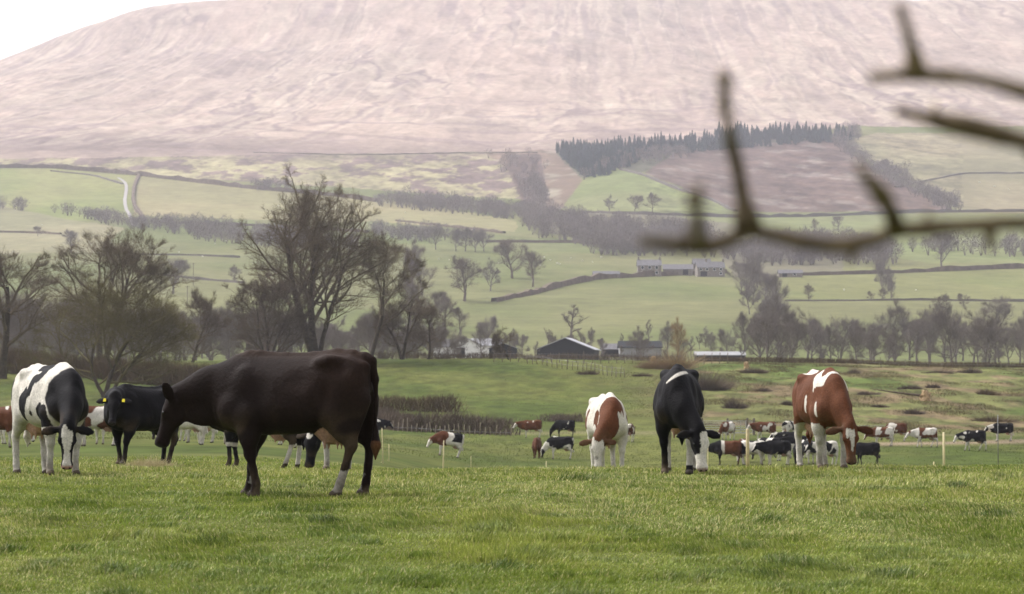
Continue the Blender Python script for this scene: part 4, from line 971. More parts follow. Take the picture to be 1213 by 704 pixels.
for k, (pts, d0, h, w, lab, kind) in enumerate([
    ([(-60, 199), (60, 199), (165, 208), (290, 223), (400, 233), (450, 240)], 1700, 3.4, 4, 'dark hedge along the foot of the moor at left', 'h'),
    ([(165, 208), (158, 222), (157, 240), (163, 252), (172, 262)], 1500, 2.6, 3, 'dark hedge beside the pale winding lane', 'h'),
    ([(60, 203), (110, 208), (140, 217), (146, 219)], 1500, 1.4, 2, 'thin wall crossing the upper left green field', 'w'),
    ([(180, 264), (300, 268), (440, 276)], 1300, 2.0, 3, 'thin hedge under the wide straw coloured field', 'h'),
    ([(575, 287), (680, 288), (800, 296)], 1300, 2.0, 3, 'hedge below the side valley wood', 'h'),
    ([(585, 358), (625, 350), (665, 339), (705, 331), (762, 328), (860, 324)], 800, 2.4, 3, 'dark hedge climbing from the rounded field trees to the hamlet', 'h'),
    ([(930, 357), (1010, 357), (1080, 356), (1230, 358)], 700, 1.0, 1.2, 'thin fence bank across the right hand field', 'w'),
    ([(930, 327), (1060, 324), (1150, 320), (1240, 317)], 900, 2.2, 2.5, 'dark hedge along the top of the right hand field', 'h'),
    ([(690, 252), (780, 255), (872, 258), (960, 257), (1090, 252), (1240, 251)], 1500, 2.2, 3, 'dark wall under the bracken slope and green knoll', 'w'),
    ([(735, 201), (762, 208), (800, 224), (845, 238), (872, 251)], 1700, 1.8, 3, 'dark wall down the right edge of the green knoll', 'w'),
    ([(470, 262), (540, 270), (600, 277)], 1400, 1.6, 3, 'thin dark line of rushes across the pale field', 'h'),
    ([(300, 181), (420, 184), (520, 182), (640, 181)], 1900, .7, 2.0, 'long dry stone wall crossing the moor edge', 'w'),
    ([(1060, 222), (1140, 206), (1240, 206)], 1600, 1.2, 2.5, 'pale track bank across the right hand hillside', 'w'),
    ([(160, 302), (230, 303), (290, 306)], 900, 1.2, 1.5, 'fence bank across the field right of the crooked tree', 'w'),
    ([(-40, 275), (30, 276), (75, 278)], 1200, 1.5, 2, 'thin hedge under the pale field at far left', 'h'),
    ([(160, 322), (220, 330), (290, 336)], 800, 1.2, 1.5, 'low bank in the field left of the tallest tree', 'w')]):
    wall_strip('hedgerow' if kind == 'h' else 'field_wall', pts, d0, h, w, lab, 'hedge' if kind == 'h' else 'wall', MTWIGD if kind == 'h' else MWALL)
# near hedges
hedge('clipped_hedge', [(-80, 441), (0, 442), (100, 447), (180, 456), (260, 464), (330, 474), (400, 488)], 200, 3.4, 2.4, 'tall brown hedge behind the olive green thorn tree', 'hedge', dens=130, r=.032, seed=2, spread=.30, hv=.10)
hedge('clipped_hedge', [(425, 503), (480, 511), (540, 513), (608, 516)], 180, 2.0, 2.2, 'grey brown hedge sloping down left of the standing chestnut cow', 'hedge', mat=MTWIGD, dens=150, r=.03, seed=3, taper=False, hv=.12)
hedge('clipped_hedge', [(425, 486), (480, 487), (540, 489)], 190, 1.9, 2.2, 'shorter hedge showing above the grey brown hedge', 'hedge', dens=120, r=.03, seed=4, taper=True, hv=.12)
hedge('bush', [(648, 499), (668, 500), (690, 500)], 200, 1.1, 2.5, 'low dark bush behind the two cows at the field edge', 'bush', mat=MTWIGD, dens=150, r=.03, seed=5, taper=True)
hedge('clipped_hedge', [(440, 427), (560, 426), (700, 427), (800, 429)], 350, 1.3, 2.0, 'dark hedge along the crest in front of the barns', 'hedge', mat=MTWIGD, dens=70, r=.03, seed=6, world=np.stack([np.linspace(-20, 25, 100), np.full(100, 358.)], 1), hv=.25)
hedge('clipped_hedge', [(880, 432), (1213, 438)], 340, 1.0, 1.6, 'low clipped brown hedge along the top of the rough pasture', 'hedge', dens=110, r=.03, seed=7, world=np.stack([np.linspace(27, 84, 124), np.full(124, 352.)], 1), hv=.06)
# ------------------------------------------------------------------ buildings
MSTONE = principled('stone_wall', (.21, .185, .16), rough=.9, noise=[(1.5, .2, 4)])
MSLATE = principled('slate_roof', (.13, .125, .13), rough=.7, noise=[(1.2, .2, 3)])
MBLACK = principled('black_boards', (.016, .018, .022), rough=.8)
MSHEET = principled('pale_roof_sheet', (.38, .38, .40), rough=.5, noise=[(.6, .12, 3)])
MWHITE = principled('white_render', (.78, .77, .75), rough=.8, noise=[(.5, .06, 3)])
MGREYW = principled('grey_render', (.30, .30, .30), rough=.8, noise=[(.5, .1, 3)])
MGLASS = principled('window_glass', (.03, .035, .04), rough=.15, spec=.6)
MFRAME = principled('white_frame', (.75, .75, .73), rough=.6)
MDOOR = principled('dark_opening', (.02, .02, .022), rough=.9)
def building(name, label, px, d, W, L, eave, apex, rot, wall, roof, windows=(), doors=(), chim=(), cat='building', over=.35, dz=0.0):
    """W along local x (gable width when gable=front), ridge runs along local y; windows/doors on the front (-y) wall: (x, z, w, h)"""
    x, y, z = at(px, d); root = empty(name, (x, y, z + dz), R(rot)); tag(root, label, cat)
    mb = MB(); w, l = W / 2, L / 2
    V = [(-w, -l, -1.5), (w, -l, -1.5), (w, l, -1.5), (-w, l, -1.5), (-w, -l, eave), (w, -l, eave), (w, l, eave), (-w, l, eave), (0, -l, apex), (0, l, apex)]
    mb.add(V, [(0, 1, 5, 8, 4), (2, 3, 7, 9, 6), (1, 2, 6, 5), (3, 0, 4, 7)]); mb.build('wall', wall, root)
    mb = MB(); t = .18; sl = (apex - eave) / w; o = over
    for s_ in (-1, 1):
        a = (s_ * (w + o), eave - sl * o + .03); b = (0, apex + .03)
        P = [(a[0], yy, a[1] + k) for k in (0, t) for yy in (-l - o, l + o)] + [(b[0], yy, b[1] + k) for k in (0, t) for yy in (-l - o, l + o)]
        mb.add(P, [(0, 1, 5, 4), (2, 6, 7, 3), (0, 4, 6, 2), (1, 3, 7, 5), (0, 2, 3, 1)] if s_ < 0 else [(4, 5, 1, 0), (3, 7, 6, 2), (2, 6, 4, 0), (5, 7, 3, 1), (1, 3, 2, 0)])
    rf = mb.build('roof', roof, root)
    for (cx, cy) in chim:
        mb = MB(); zc = apex - abs(cx) * sl; mb.box(cx - .45, cx + .45, cy - .45, cy + .45, zc - .5, zc + 1.5); c = mb.build('chimney', MSTONE, rf)
        mb = MB()
        for q in (-.2, .2): mb.tube([(cx + q, cy, zc + 1.5), (cx + q, cy, zc + 1.95)], .14, 8)
        mb.build('chimney_pot', MWHITE, c) if False else None
    for (wx, wz, ww, wh, side) in windows:
        mb = MB(); mb2 = MB(); f = .12
        if side == 'f':
            for bx in ((wx - ww / 2 - f, wx - ww / 2, wz, wz + wh), (wx + ww / 2, wx + ww / 2 + f, wz, wz + wh), (wx - ww / 2 - f, wx + ww / 2 + f, wz - f, wz), (wx - ww / 2 - f, wx + ww / 2 + f, wz + wh, wz + wh + f)):
                mb.box(bx[0], bx[1], -l - .06, -l + .02, bx[2], bx[3])
            mb2.box(wx - ww / 2 + .003, wx + ww / 2 - .003, -l - .03, -l + .02, wz + .003, wz + wh - .003)
        else:
            s = 1 if side == 'r' else -1; xa, xb = s * (w - .02), s * (w + .06); xa, xb = min(xa, xb), max(xa, xb)
            for by in ((wx - ww / 2 - f, wx - ww / 2, wz, wz + wh), (wx + ww / 2, wx + ww / 2 + f, wz, wz + wh), (wx - ww / 2 - f, wx + ww / 2 + f, wz - f, wz), (wx - ww / 2 - f, wx + ww / 2 + f, wz + wh, wz + wh + f)):
                mb.box(xa, xb, by[0], by[1], by[2], by[3])
            mb2.box(xa + .02 if s < 0 else xa, xb if s < 0 else xb - .02, wx - ww / 2 + .003, wx + ww / 2 - .003, wz + .003, wz + wh - .003)
        fr = mb.build('window', MFRAME, root); mb2.build('pane', MGLASS, fr)
    for (wx, ww, wh, side) in doors:
        mb = MB()
        if side == 'f': mb.box(wx - ww / 2, wx + ww / 2, -l - .05, -l + .05, -.1, wh)
        else:
            s = 1 if side == 'r' else -1; mb.box(min(s * (w - .05), s * (w + .05)), max(s * (w - .05), s * (w + .05)), wx - ww / 2, wx + ww / 2, -.1, wh)
        mb.build('door', MDOOR, root)
    return root
building('barn', 'black boarded barn with a pale low pitched roof', 673, 600, 14.0, 12, 2.4, 5.2, -9, MBLACK, MSHEET, doors=[(2.5, 4, 2.4, 'f')], over=.5)
building('shed', 'bright white farm shed with a pale roof, leftmost by the barns', 553, 625, 7.0, 7.5, 3.2, 4.8, 0, MWHITE, MSHEET, doors=[(-1.5, 2.2, 2.4, 'f')])
building('shed', 'low white shed with a long pale roof beside the bright white one', 577, 640, 6, 8, 2.8, 4.5, 90, MWHITE, MSHEET)
building('shed', 'small dark gabled shed left of the thorn tree', 596, 606, 7, 8, 2.6, 3.9, 0, MBLACK, MGREYW)
building('shed', 'small white outbuilding seen through the twin trunked tree', 527, 640, 5, 6, 2.6, 4.4, 90, MWHITE, MSLATE)
building('cattle_shed', 'long low dark shed with a black roof right of the black barn', 758, 640, 7, 11, 2.6, 4.2, 90, MGREYW, MBLACK)
building('cattle_shed', 'low grey shed behind the fence between barn and willow', 730, 650, 6, 8, 2.0, 3.4, 90, MBLACK, MSLATE)
building('cattle_shed', 'long low shed with a pale flat looking roof right of the willow', 852, 600, 6, 12, 1.4, 2.2, 90, MBLACK, MGREYW)
building('farmhouse', 'two storey stone farmhouse at the left of the hamlet', 769, 1235, 9, 12, 5.2, 8.2, 90, MSTONE, MSLATE, [(-3.6, 3.4, 1.1, 1.3, 'l'), (0, 3.4, 1.1, 1.3, 'l'), (3.6, 3.4, 1.1, 1.3, 'l'), (-3.6, .9, 1.1, 1.4, 'l'), (3.6, .9, 1.1, 1.4, 'l')], [(0, 1.1, 2.1, 'l')], [(0, 5.4), (0, -5.4)]) if False else \
building('farmhouse', 'two storey stone farmhouse at the left of the hamlet', 769, 1235, 9, 12, 5.2, 8.2, 90, MSTONE, MSLATE, [(-3.6, 3.4, 1.3, 1.4, 'l'), (0, 3.4, 1.3, 1.4, 'l'), (3.6, 3.4, 1.3, 1.4, 'l'), (-3.6, .9, 1.3, 1.4, 'l'), (3.6, .9, 1.3, 1.4, 'l')], [(0, 1.1, 2.1, 'l')], [(0, 5.4), (0, -5.4)])
building('stone_barn', 'long stone barn with a grey slate roof right of the farmhouse', 803, 1246, 8, 15, 2.8, 5.4, 86, MSTONE, MSLATE, doors=[(-4, 2.6, 2.8, 'l')])
building('cottage', 'stone cottage row with white windows and a dark garage', 841, 1232, 8, 14, 4.4, 7.4, 95, MSTONE, MSLATE, [(5.4, 2.9, 1.2, 1.1, 'l'), (2.2, 2.9, 1.2, 1.1, 'l'), (-1.6, 2.9, 1.2, 1.1, 'l'), (-5, 2.9, 1.2, 1.1, 'l'), (-5, .8, 1.2, 1.2, 'l')], [(3.8, 3.4, 2.4, 'l')], [(0, -6.8), (0, 2)])
building('cottage', 'small stone building behind the garage with a bright roof light', 831, 1262, 7, 9, 5.2, 7.8, 90, MSTONE, MSLATE, [(0, 3.8, 2.6, .9, 'l')])
building('outbuilding', 'low stone outbuilding left of the farmhouse', 718, 1215, 5, 13, 1.8, 3.2, 90, MSTONE, MSLATE, doors=[(2, 1.6, 1.6, 'l')])
building('outbuilding', 'low stone building right of the strip of trees', 936, 1225, 5, 12, 1.8, 3.4, 90, MSTONE, MSLATE, [(-2, .8, 1.4, .9, 'l')], [(3, 2.4, 1.7, 'l')])
# lane up the hill
def lane():
    C = path_world([(140, 211), (149, 216), (151, 224), (146, 238), (150, 249), (157, 263), (158, 268)], 1500, 3.0)
    T = np.gradient(C, axis=0); T /= np.linalg.norm(T, axis=1, keepdims=True) + 1e-9; N = np.column_stack([-T[:, 1], T[:, 0]]); V = []
    for s_ in (-1.3, 1.3):
        P = C + N * s_; V.append(np.column_stack([P, ground(P[:, 0], P[:, 1]) + .35]))
    V = np.stack(V, 1).reshape(-1, 3); i = np.arange(len(C) - 1)[:, None] * 2
    o = link('lane', mesh_from('lane', V, [i + [0, 1, 3, 2]]), principled('pale_stone', (.30, .28, .27), rough=.9)); tag(o, 'pale lane winding down the green hillside', None, None, 'structure')
lane()
# ------------------------------------------------------------------ fences, posts, gate
MPOST = principled('weathered_wood', (.30, .25, .19), rough=.9, noise=[(6, .2, 3)])
MPOSTD = principled('grey_wood', (.17, .14, .11), rough=.9, noise=[(6, .2, 3)])
MPLAST = principled('cream_plastic', (.72, .62, .38), rough=.5)
MWIRE = principled('wire', (.25, .25, .25), rough=.5, metal=.6)
MGALV = principled('galvanised_steel', (.42, .43, .42), rough=.45, metal=.5)
def post_geo(h, r, n=8):
    mb = MB(); mb.tube([(0, 0, -.25), (0, 0, h * .6), (0, 0, h - r * .4), (0, 0, h)], [r * 1.05, r, r * .95, r * .6], n); return mb
def fence(label, pts2, h, r, step, mat, wires=2, seed=1, hv=.1):
    rg = np.random.default_rng(seed); P = np.array(pts2, float); s = np.concatenate([[0], np.cumsum(np.hypot(*np.diff(P, axis=0).T))])
    t = np.arange(0, s[-1] + .01, step); X = np.interp(t, s, P[:, 0]); Y = np.interp(t, s, P[:, 1]); Z = ground(X, Y)
    root = empty('wire_fence', (X[0], Y[0], Z[0])); tag(root, label, 'fence')
    me = post_geo(h, r).mesh('post', True); me.materials.append(mat)
    for i in range(len(t)):
        o = link('post', me, None, root); o.location = (X[i] - X[0], Y[i] - Y[0], Z[i] - Z[0]); o.rotation_euler = (rg.normal(0, .05), rg.normal(0, .06), rg.uniform(0, 6)); o.scale = (1, 1, 1 + rg.normal(0, hv))
    for w_ in range(wires):
        mb = MB(); mb.tube([(X[i] - X[0], Y[i] - Y[0], Z[i] - Z[0] + h * (.45 + .42 * w_ / max(1, wires - 1))) for i in range(len(t))], .012, 4); mb.build('wire', MWIRE, root)
    return root
def W2(px, d): x, y, z = at(px, d); return (x, y)
fence('wire fence with grey stakes along the crest in front of the barns', [W2(585, 338), W2(700, 338), W2(800, 340), W2(868, 342)], 1.35, .05, 1.15, MPOSTD, seed=2, hv=.2)
fence('wire fence slanting down the slope right of the barns', [W2(625, 334), W2(690, 318), W2(742, 302)], 1.3, .05, 1.6, MPOSTD, seed=3, hv=.15)
fence('line of pale stakes along the foot of the grey brown hedge', [W2(466, 200), W2(540, 198), W2(605, 198)], .75, .028, .42, MPOST, wires=1, seed=4, hv=.25)
fence('wire fence beside the track behind the small cows at right', [W2(900, 203), W2(1000, 202), W2(1100, 200)], .95, .04, 2.4, MPOSTD, seed=5)
fence('wire fence with sparse posts on top of the rough pasture', [W2(1015, 344), W2(1110, 344), W2(1215, 343)], 1.2, .05, 3.4, MPOSTD, seed=6)
def electric_post(px, d, h, label, mat=MPLAST, r=.014, lean=0, name='fence_post'):
    x, y, z = at(px, d); root = empty(name, (x, y, z)); root.rotation_euler = (0, lean, 0); tag(root, label, 'post', 'temporary fence posts on the near pasture')
    post_geo(h, r, 10).build('stake', mat, root, True)
    mb = MB()
    for q in (.55, .8): mb.tube([(-.0, -r - .004, h * q), (.0, -r - .035, h * q + .005), (0, -r - .035, h * q + .035)], .006, 6)
    mb.build('wire_hook', mat, root)
    mb = MB(); mb.tube([(0, 0, .05), (-.07, 0, .05), (-.075, 0, .06)], .008, 6); mb.build('foot_tread', mat, root)
electric_post(1117, 47, .82, 'white and orange fence post standing in the grass at right', r=.022)
electric_post(454, 78, 1.15, 'cream fence post just right of the tail of the dark brown cow', lean=-.03)
electric_post(461, 100, .7, 'short cream post behind the one by the dark brown cow tail')
electric_post(525, 74, 1.1, 'cream fence post in front of the small tricoloured cow', r=.018, lean=.02)
electric_post(558, 120, .75, 'short cream post right of the small tricoloured cow')
electric_post(647, 120, .85, 'yellowish post between the small brown and black cows', r=.02)
electric_post(1105, 44, .16, 'very short pale stub left of the white and orange post')
electric_post(885, 46, .86, 'thick pale wooden post among the small cattle', mat=principled('pale_wood', (.52, .43, .25), rough=.8, noise=[(8, .2, 3)]), r=.034)
electric_post(838, 60, 1.4, 'thin yellow post beside the white face of the black cow', r=.012)
electric_post(1181, 44, 1.0, 'thin dark steel post at far right', mat=MWIRE, r=.008)
def gate(px, d, W, H, label):
    x, y, z = at(px, d); root = empty('field_gate', (x, y, z), R(4)); tag(root, label, 'gate')
    for q in (-1, 1):
        mb = MB(); mb.box(q * (W / 2 + .12) - .08, q * (W / 2 + .12) + .08, -.08, .08, -.3, H + .25); mb.build('gate_post', MPOSTD, root)
    mb = MB()
    for k in range(6): mb.tube([(-W / 2, 0, .2 + (H - .2) * (k / 5) ** .85), (W / 2, 0, .2 + (H - .2) * (k / 5) ** .85)], .026, 6)
    mb.build('bars', MGALV, root); mb = MB()
    for q in (-1, 0, 1): mb.tube([(q * W / 2, .03, .15), (q * W / 2, .03, H + .03)], .028, 6)
    mb.build('upright', MGALV, root)
gate(858, 203, 3.6, 1.2, 'grey metal field gate behind the small cows, left one'); gate(877, 203.4, 2.0, 1.15, 'narrow grey metal gate right of the wide one')
# power poles
def pole(px, d, h, label):
    x, y, z = at(px, d); root = empty('power_pole', (x, y, z)); tag(root, label, 'pole'); post_geo(h, .16).build('pole', MPOSTD, root)
    mb = MB(); mb.box(-.9, .9, -.06, .06, h - .5, h - .36); mb.build('crossarm', MPOSTD, root)
pole(229, 1150, 11, 'wooden power pole in the field left of the tallest tree'); pole(222, 1010, 8, 'shorter wooden power pole lower in the field left of the tallest tree')
# ------------------------------------------------------------------ brushwood, stumps on the rough slope
MBRUSH = principled('dead_brush', (.10, .075, .055), rough=.95, noise=[(2, .3, 3)])
MSTUMP = principled('pale_stump', (.34, .24, .13), rough=.9, noise=[(5, .35, 4)], bump=(9, .7, .05))
def brush(px, py, w, h, label, seed, name='brush_pile', mat=None, n=700, r=.022, cat='brush'):
    x, y, z = hit(px, py, 150); rg = np.random.default_rng(seed)
    nb = 5 if w < 4 else 3; cx = rg.uniform(-.42, .42, nb) * w; cy = rg.uniform(-.2, .2, nb) * w; bh = rg.uniform(.35, 1.25, nb); cx[0] = 0; bi = rg.integers(0, nb, n)
    P = np.column_stack([cx[bi] + rg.normal(0, w * .13, n), cy[bi] + rg.normal(0, w * .12, n), np.zeros(n)]); P[:, 2] = ground(P[:, 0] + x, P[:, 1] + y) - z - .05
    D = np.column_stack([P[:, 0] * 1.2 + rg.normal(0, .5, n), P[:, 1] + rg.normal(0, .5, n), np.full(n, .75)]); L = h * bh[bi] * rg.uniform(.4, 1.1, n)
    v, f = slivers(P, D, L, r, None); o = link(name, mesh_from(name, v, [f], smooth=False), mat or MBRUSH); o.location = (x, y, z); tag(o, label, cat); return o
for k, (px, py, w, h, lab) in enumerate([(1110, 442, 3.0, 1.3, 'dark brush pile on the crest of the rough pasture above the fallen tree'), (1147, 442, 2.4, 1.2, 'dark brush pile on the crest right of the other'), (1078, 461, 2.2, .9, 'dark brush pile left of the pale root plate'),
    (1107, 460, 1.3, .7, 'small dark brush pile above the pale root plate'), (1027, 468, 2.0, .6, 'low brush heap right of the chestnut cow'), (1080, 491, 2.0, .8, 'dark brush heap below the fallen tree'), (1042, 483, 1.4, .5, 'little brush heap beside the chestnut cow'),
    (893, 442, 2.4, 1.0, 'brush heap near the crest left of the chestnut cow'), (902, 464, 2.6, .9, 'dark brush heap halfway down the slope left of the chestnut cow'), (931, 480, 1.5, .6, 'small brush heap near the rump of the chestnut cow'),
    (868, 484, 2.0, 1.6, 'scraggy bush in the rough grass above the gate'), (1172, 468, 2.4, 1.0, 'brown tussock heap on the slope at far right'), (1012, 443, 2.2, .8, 'brush heap on the crest just right of the chestnut cow'), (1178, 500, 3.4, 1.4, 'brown scrubby bush above the two small black cows at far right'), (700, 444, 2.4, 1.0, 'grey heap of cuttings right of the slanting fence'), (760, 446, 2.0, .9, 'grey heap of cuttings left of the black cow')]):
    brush(px, py, w, h, lab, 40 + k, mat=MHEDGE if k in (11, 13) else None)
brush(832, 462, 4.2, 4.0, 'loose grey thorn bush right of the black cow with the white crescent', 71, 'bush', MTWIGD, 1500, .02, 'bush')
brush(800, 437, 6, 6.0, 'pale orange stemmed willow scrub over the black cow', 72, 'willow_scrub', MPALE, 1400, .022, 'bush')
def stump(px, py, h, w, label, trunk=None):
    x, y, z = hit(px, py, 150); root = empty('tree_stump', (x, y, z)); tag(root, label, 'stump'); rnd = random.Random(px)
    mb = MB(); n = 9; V = []
    for k, (zz, rr) in enumerate([(-.2, 1.15), (.25 * h, .85), (.6 * h, .8), (h, .55)]):
        for j in range(n):
            a = 2 * math.pi * j / n; q = rr * w / 2 * rnd.uniform(.75, 1.25); V.append((q * math.cos(a), q * math.sin(a), zz + rnd.uniform(-.08, .12) * (k > 0)))
    F_ = [(k * n + j, k * n + (j + 1) % n, (k + 1) * n + (j + 1) % n, (k + 1) * n + j) for k in range(3) for j in range(n)] + [tuple(range(3 * n, 4 * n))]
    mb.add(V, F_); mb.build('bole', MSTUMP, root)
    mb = MB()
    for j in range(6):
        a = j * 1.05 + rnd.random(); mb.tube([(math.cos(a) * w * .3, math.sin(a) * w * .3, h * .5), (math.cos(a) * w * .6, math.sin(a) * w * .6, h * rnd.uniform(.3, 1.1)), (math.cos(a) * w * .85, math.sin(a) * w * .8, h * rnd.uniform(-.1, .9))], [.07, .045, .02], 5)
    mb.build('roots', MSTUMP, root)
    if trunk:
        a = trunk; mb = MB(); mb.tube([(0, 0, h * .5), (-2, -.3, .75), (-4, -.4, 1.0), (-6.2, -.2, 1.35)], [.16, .12, .08, .03], 7)
        for j in range(10): q = 1.5 + j * .45; mb.tube([(-q, -.3, .8 + q * .05), (-q - .5, -.3 + rnd.uniform(-.4, .4), 1.1 + rnd.random() * .8)], [.03, .01], 4)
        mb.build('trunk', MBRUSH, root)
stump(1096, 475, 1.1, 1.2, 'uprooted stump with a thin fallen trunk lying to its left', 1)
stump(774, 433, 1.2, .9, 'pale cut stump on the crest just above the rump of the black cow'); stump(884, 437, .9, .8, 'pale broken stump on the crest between willow and chestnut cow')
# ------------------------------------------------------------------ the rest of the herd
HERD = 'small distant cattle in the hollow beyond the near pasture'
G = lambda **k: dict(dict(grazing=False, poll=(1.32, 0, 1.2), head_pitch=-50), **k)
GR = lambda **k: dict(dict(poll=(1.22, 0, .6), head_pitch=-82), **k)
WK = (.22, -.18, -.2, .2)
def small(label, px, py, yaw, coat, pose, sc_=1.0, dmin=70, d=None, **k):
    if d is None: loc = hit(px, py, dmin)
    else: loc = at(px, d)
    make_cow(label, px, d, yaw, coat, pose, voxel=.034, scale=sc_, group=HERD, eyes=False, loc=loc, **k)
P_ = patch_coat
if SMALL:
    small('small brown and white cow seen end on behind the gate', 862, 521, -130, P_(3, BRN, WHT, .55), GR(), dmin=170)
    small('small brown cow with white legs walking left behind the wooden post', 907, 521, 180, P_(4, BRN, WHT, .8, face='white'), G(steps=WK), dmin=170)
    small('small black and white cow seen from behind beside the walking brown one', 934, 520, 60, P_(5, BLK, WHT, .45), G(), dmin=170)
    def band(P, part, fr):
        C = np.tile(BRN, (len(P), 1)); C[(P[:, 0] > .35)] = BLK; m = (P[:, 0] > .2) & (P[:, 0] < .42) & (part != LEG); C[m] = WHT; C[(part == LEG) & (P[:, 0] < .2)] = BRN * .6; return C
    small('small brown bullock with a white band behind a black front', 862, 551, 178, band, G(poll=(1.3, 0, 1.05)), dmin=120)
    small('small black and white cow with white face half behind the wooden post', 893, 551, -20, P_(7, BLK, WHT, .6, face='white'), GR(poll=(1.2, 0, .9), head_pitch=-60), dmin=120)
    small('small black cow with white legs left of the chestnut cow', 921, 551, 190, P_(8, BLK, WHT, .97), G(), dmin=120)
    small('small black cow standing behind the others left of the chestnut cow', 943, 543, 200, P_(9, BLK, WHT, .9), G(), dmin=130)
    small('small black cow facing us just left of the front legs of the chestnut cow', 946, 552, -100, P_(10, BLK, WHT, .97, False, 'none'), G(poll=(1.2, 0, 1.15)), sc_=.95, dmin=115)
    small('small white cow with black spots seen between the legs of the chestnut cow', 978, 552, -150, P_(11, BLK, WHT, .25), G(), dmin=115)
    small('small brown and white cow walking left, nearest the ear of the chestnut cow', 1046, 529, 182, P_(12, BRN, WHT, .6), G(poll=(1.3, 0, 1.0), head_pitch=-65, steps=(.1, -.1, .1, -.1)), dmin=150)
    small('small white and brown cow striding left on the track', 1097, 530, 180, P_(13, BRN * 1.1, WHT, .45, face='white'), G(poll=(1.32, 0, 1.1), steps=WK), dmin=150)
    small('small black cow with white face and legs walking left at right', 1154, 534, 180, P_(14, BLK, WHT, .85, face='white'), G(poll=(1.32, 0, 1.05), head_pitch=-60, steps=WK), dmin=150)
    small('small all black cow at the far right of the herd', 1188, 523, 184, P_(15, BLK, WHT, .98), G(poll=(1.32, 0, 1.1), steps=(.1, -.1, .1, -.1)), dmin=160)
    small('small black calf with white feet right of the chestnut cow', 1027, 551, 180, P_(16, BLK, WHT, .98, False, 'none'), G(udder=False, poll=(1.3, 0, 1.2), steps=(-.1, .1, .1, -.1)), sc_=.92, dmin=115)
    small('small chestnut cow with white face standing by the hedge end', 630, 519, 180, P_(17, BRN, WHT, .95, face='white'), G(), dmin=170)
    small('small black cow grazing at the field edge in front of the low bush', 669, 519, 176, P_(18, BLK, WHT, .99, False, 'none'), GR(), dmin=170)
    small('small red brown calf seen end on beside the black and white one', 636, 543, -95, P_(19, BRN * .8, WHT, .98, False, 'none'), GR(poll=(1.1, 0, .8)), sc_=.92, dmin=120)
    small('small black cow with white shoulder stripe grazing left of the white cow', 664, 544, 180, P_(20, BLK, WHT, .8), GR(), dmin=120)
    def tri(P, part, fr):
        C = np.tile(WHT, (len(P), 1)); n = .08 * np.sin(P[:, 2] * 9); C[(P[:, 0] > .2 + n) & (P[:, 2] > .6)] = BRN; C[(P[:, 0] < -.15 + n) & (P[:, 0] > -.75) & (P[:, 2] > .9)] = BLK; C[(part == HEAD)] = WHT; C[part == EAR] = BRN; return C
    small('small tricoloured cow, brown in front, white banded and black behind', 530, 541, 188, tri, G(poll=(1.22, 0, .85), head_pitch=-70), dmin=110)
    small('small black and white cow half hidden by the tail of the dark brown cow', 440, 519, 10, P_(22, BLK, WHT, .6), G(), dmin=150)
    small('brown cow with white face cut by the left edge', 2, 0, -20, P_(23, BRN, WHT, .85, face='white'), G(poll=(1.25, 0, .7), head_pitch=-70), d=84)
    small('brown cow with white face behind the black and white cow', 116, 0, -160, P_(24, BRN, WHT, .8, face='white'), G(poll=(1.2, 0, 1.25)), d=86)
    small('pale cow with brown patches seen between the black young cow and brown cow', 236, 0, 178, P_(25, BRN, WHT, .3), G(), d=108)
    small('black and white cow seen beneath the belly of the dark brown cow', 318, 0, 165, P_(26, BLK, WHT, .5), G(), d=112)
    small('white cow with black patches beyond the black young cow', 205, 0, 150, P_(27, BLK, WHT, .35), GR(), d=118)
    small('small brown and white cow seen end on beside the white and red cow', 747, 524, 80, P_(28, BRN * .7, WHT, .7), G(), dmin=150)
if SMALL:
    for k, (px, py, yaw, c, gz, lab) in enumerate([
        (912, 546, 150, P_(41, BLK, WHT, .7), 1, 'small black and white cow grazing between the wooden post and the chestnut cow'),
        (955, 550, -60, P_(42, BLK, WHT, .75), 0, 'small black and white cow just behind the pale left foreleg of the chestnut cow'),
        (880, 548, -110, P_(43, BRN, WHT, .7, face='white'), 1, 'small chestnut cow with white face head on by the wooden post'),
        (1062, 523, 178, P_(44, BRN * .8, WHT, .75), 1, 'small dark red cow behind the first brown and white walker'),
        (936, 536, 178, P_(45, BLK, WHT, .9), 0, 'small black cow at the back of the cluster left of the chestnut cow')]):
        small(lab, px, py, yaw, c, GR() if gz else G(), dmin=120)
    for k, (px, d, yaw, c, gz, lab) in enumerate([
        (222, 96, 175, P_(51, BRN, WHT, .55), 1, 'brown and white cow grazing beyond the black young cow'),
        (128, 100, -120, P_(52, BLK, WHT, .5), 0, 'black and white cow standing between the far left cows'),
        (255, 100, 20, P_(53, WHT * .8, WHT, .5), 1, 'cream coloured cow seen under the neck of the dark brown cow'),
        (360, 104, 160, P_(54, BRN * 1.3, WHT, .7), 0, 'tan and white calf seen between the legs of the dark brown cow'),
        (22, 104, 30, P_(55, BLK, WHT, .6), 1, 'black and white cow grazing behind the hind leg of the far left cow'),
        (398, 118, 180, P_(56, BLK, WHT, .6), 0, 'black and white cow seen just before the hind legs of the dark brown cow')]):
        small(lab, px, 0, yaw, c, GR() if gz else G(), d=d)
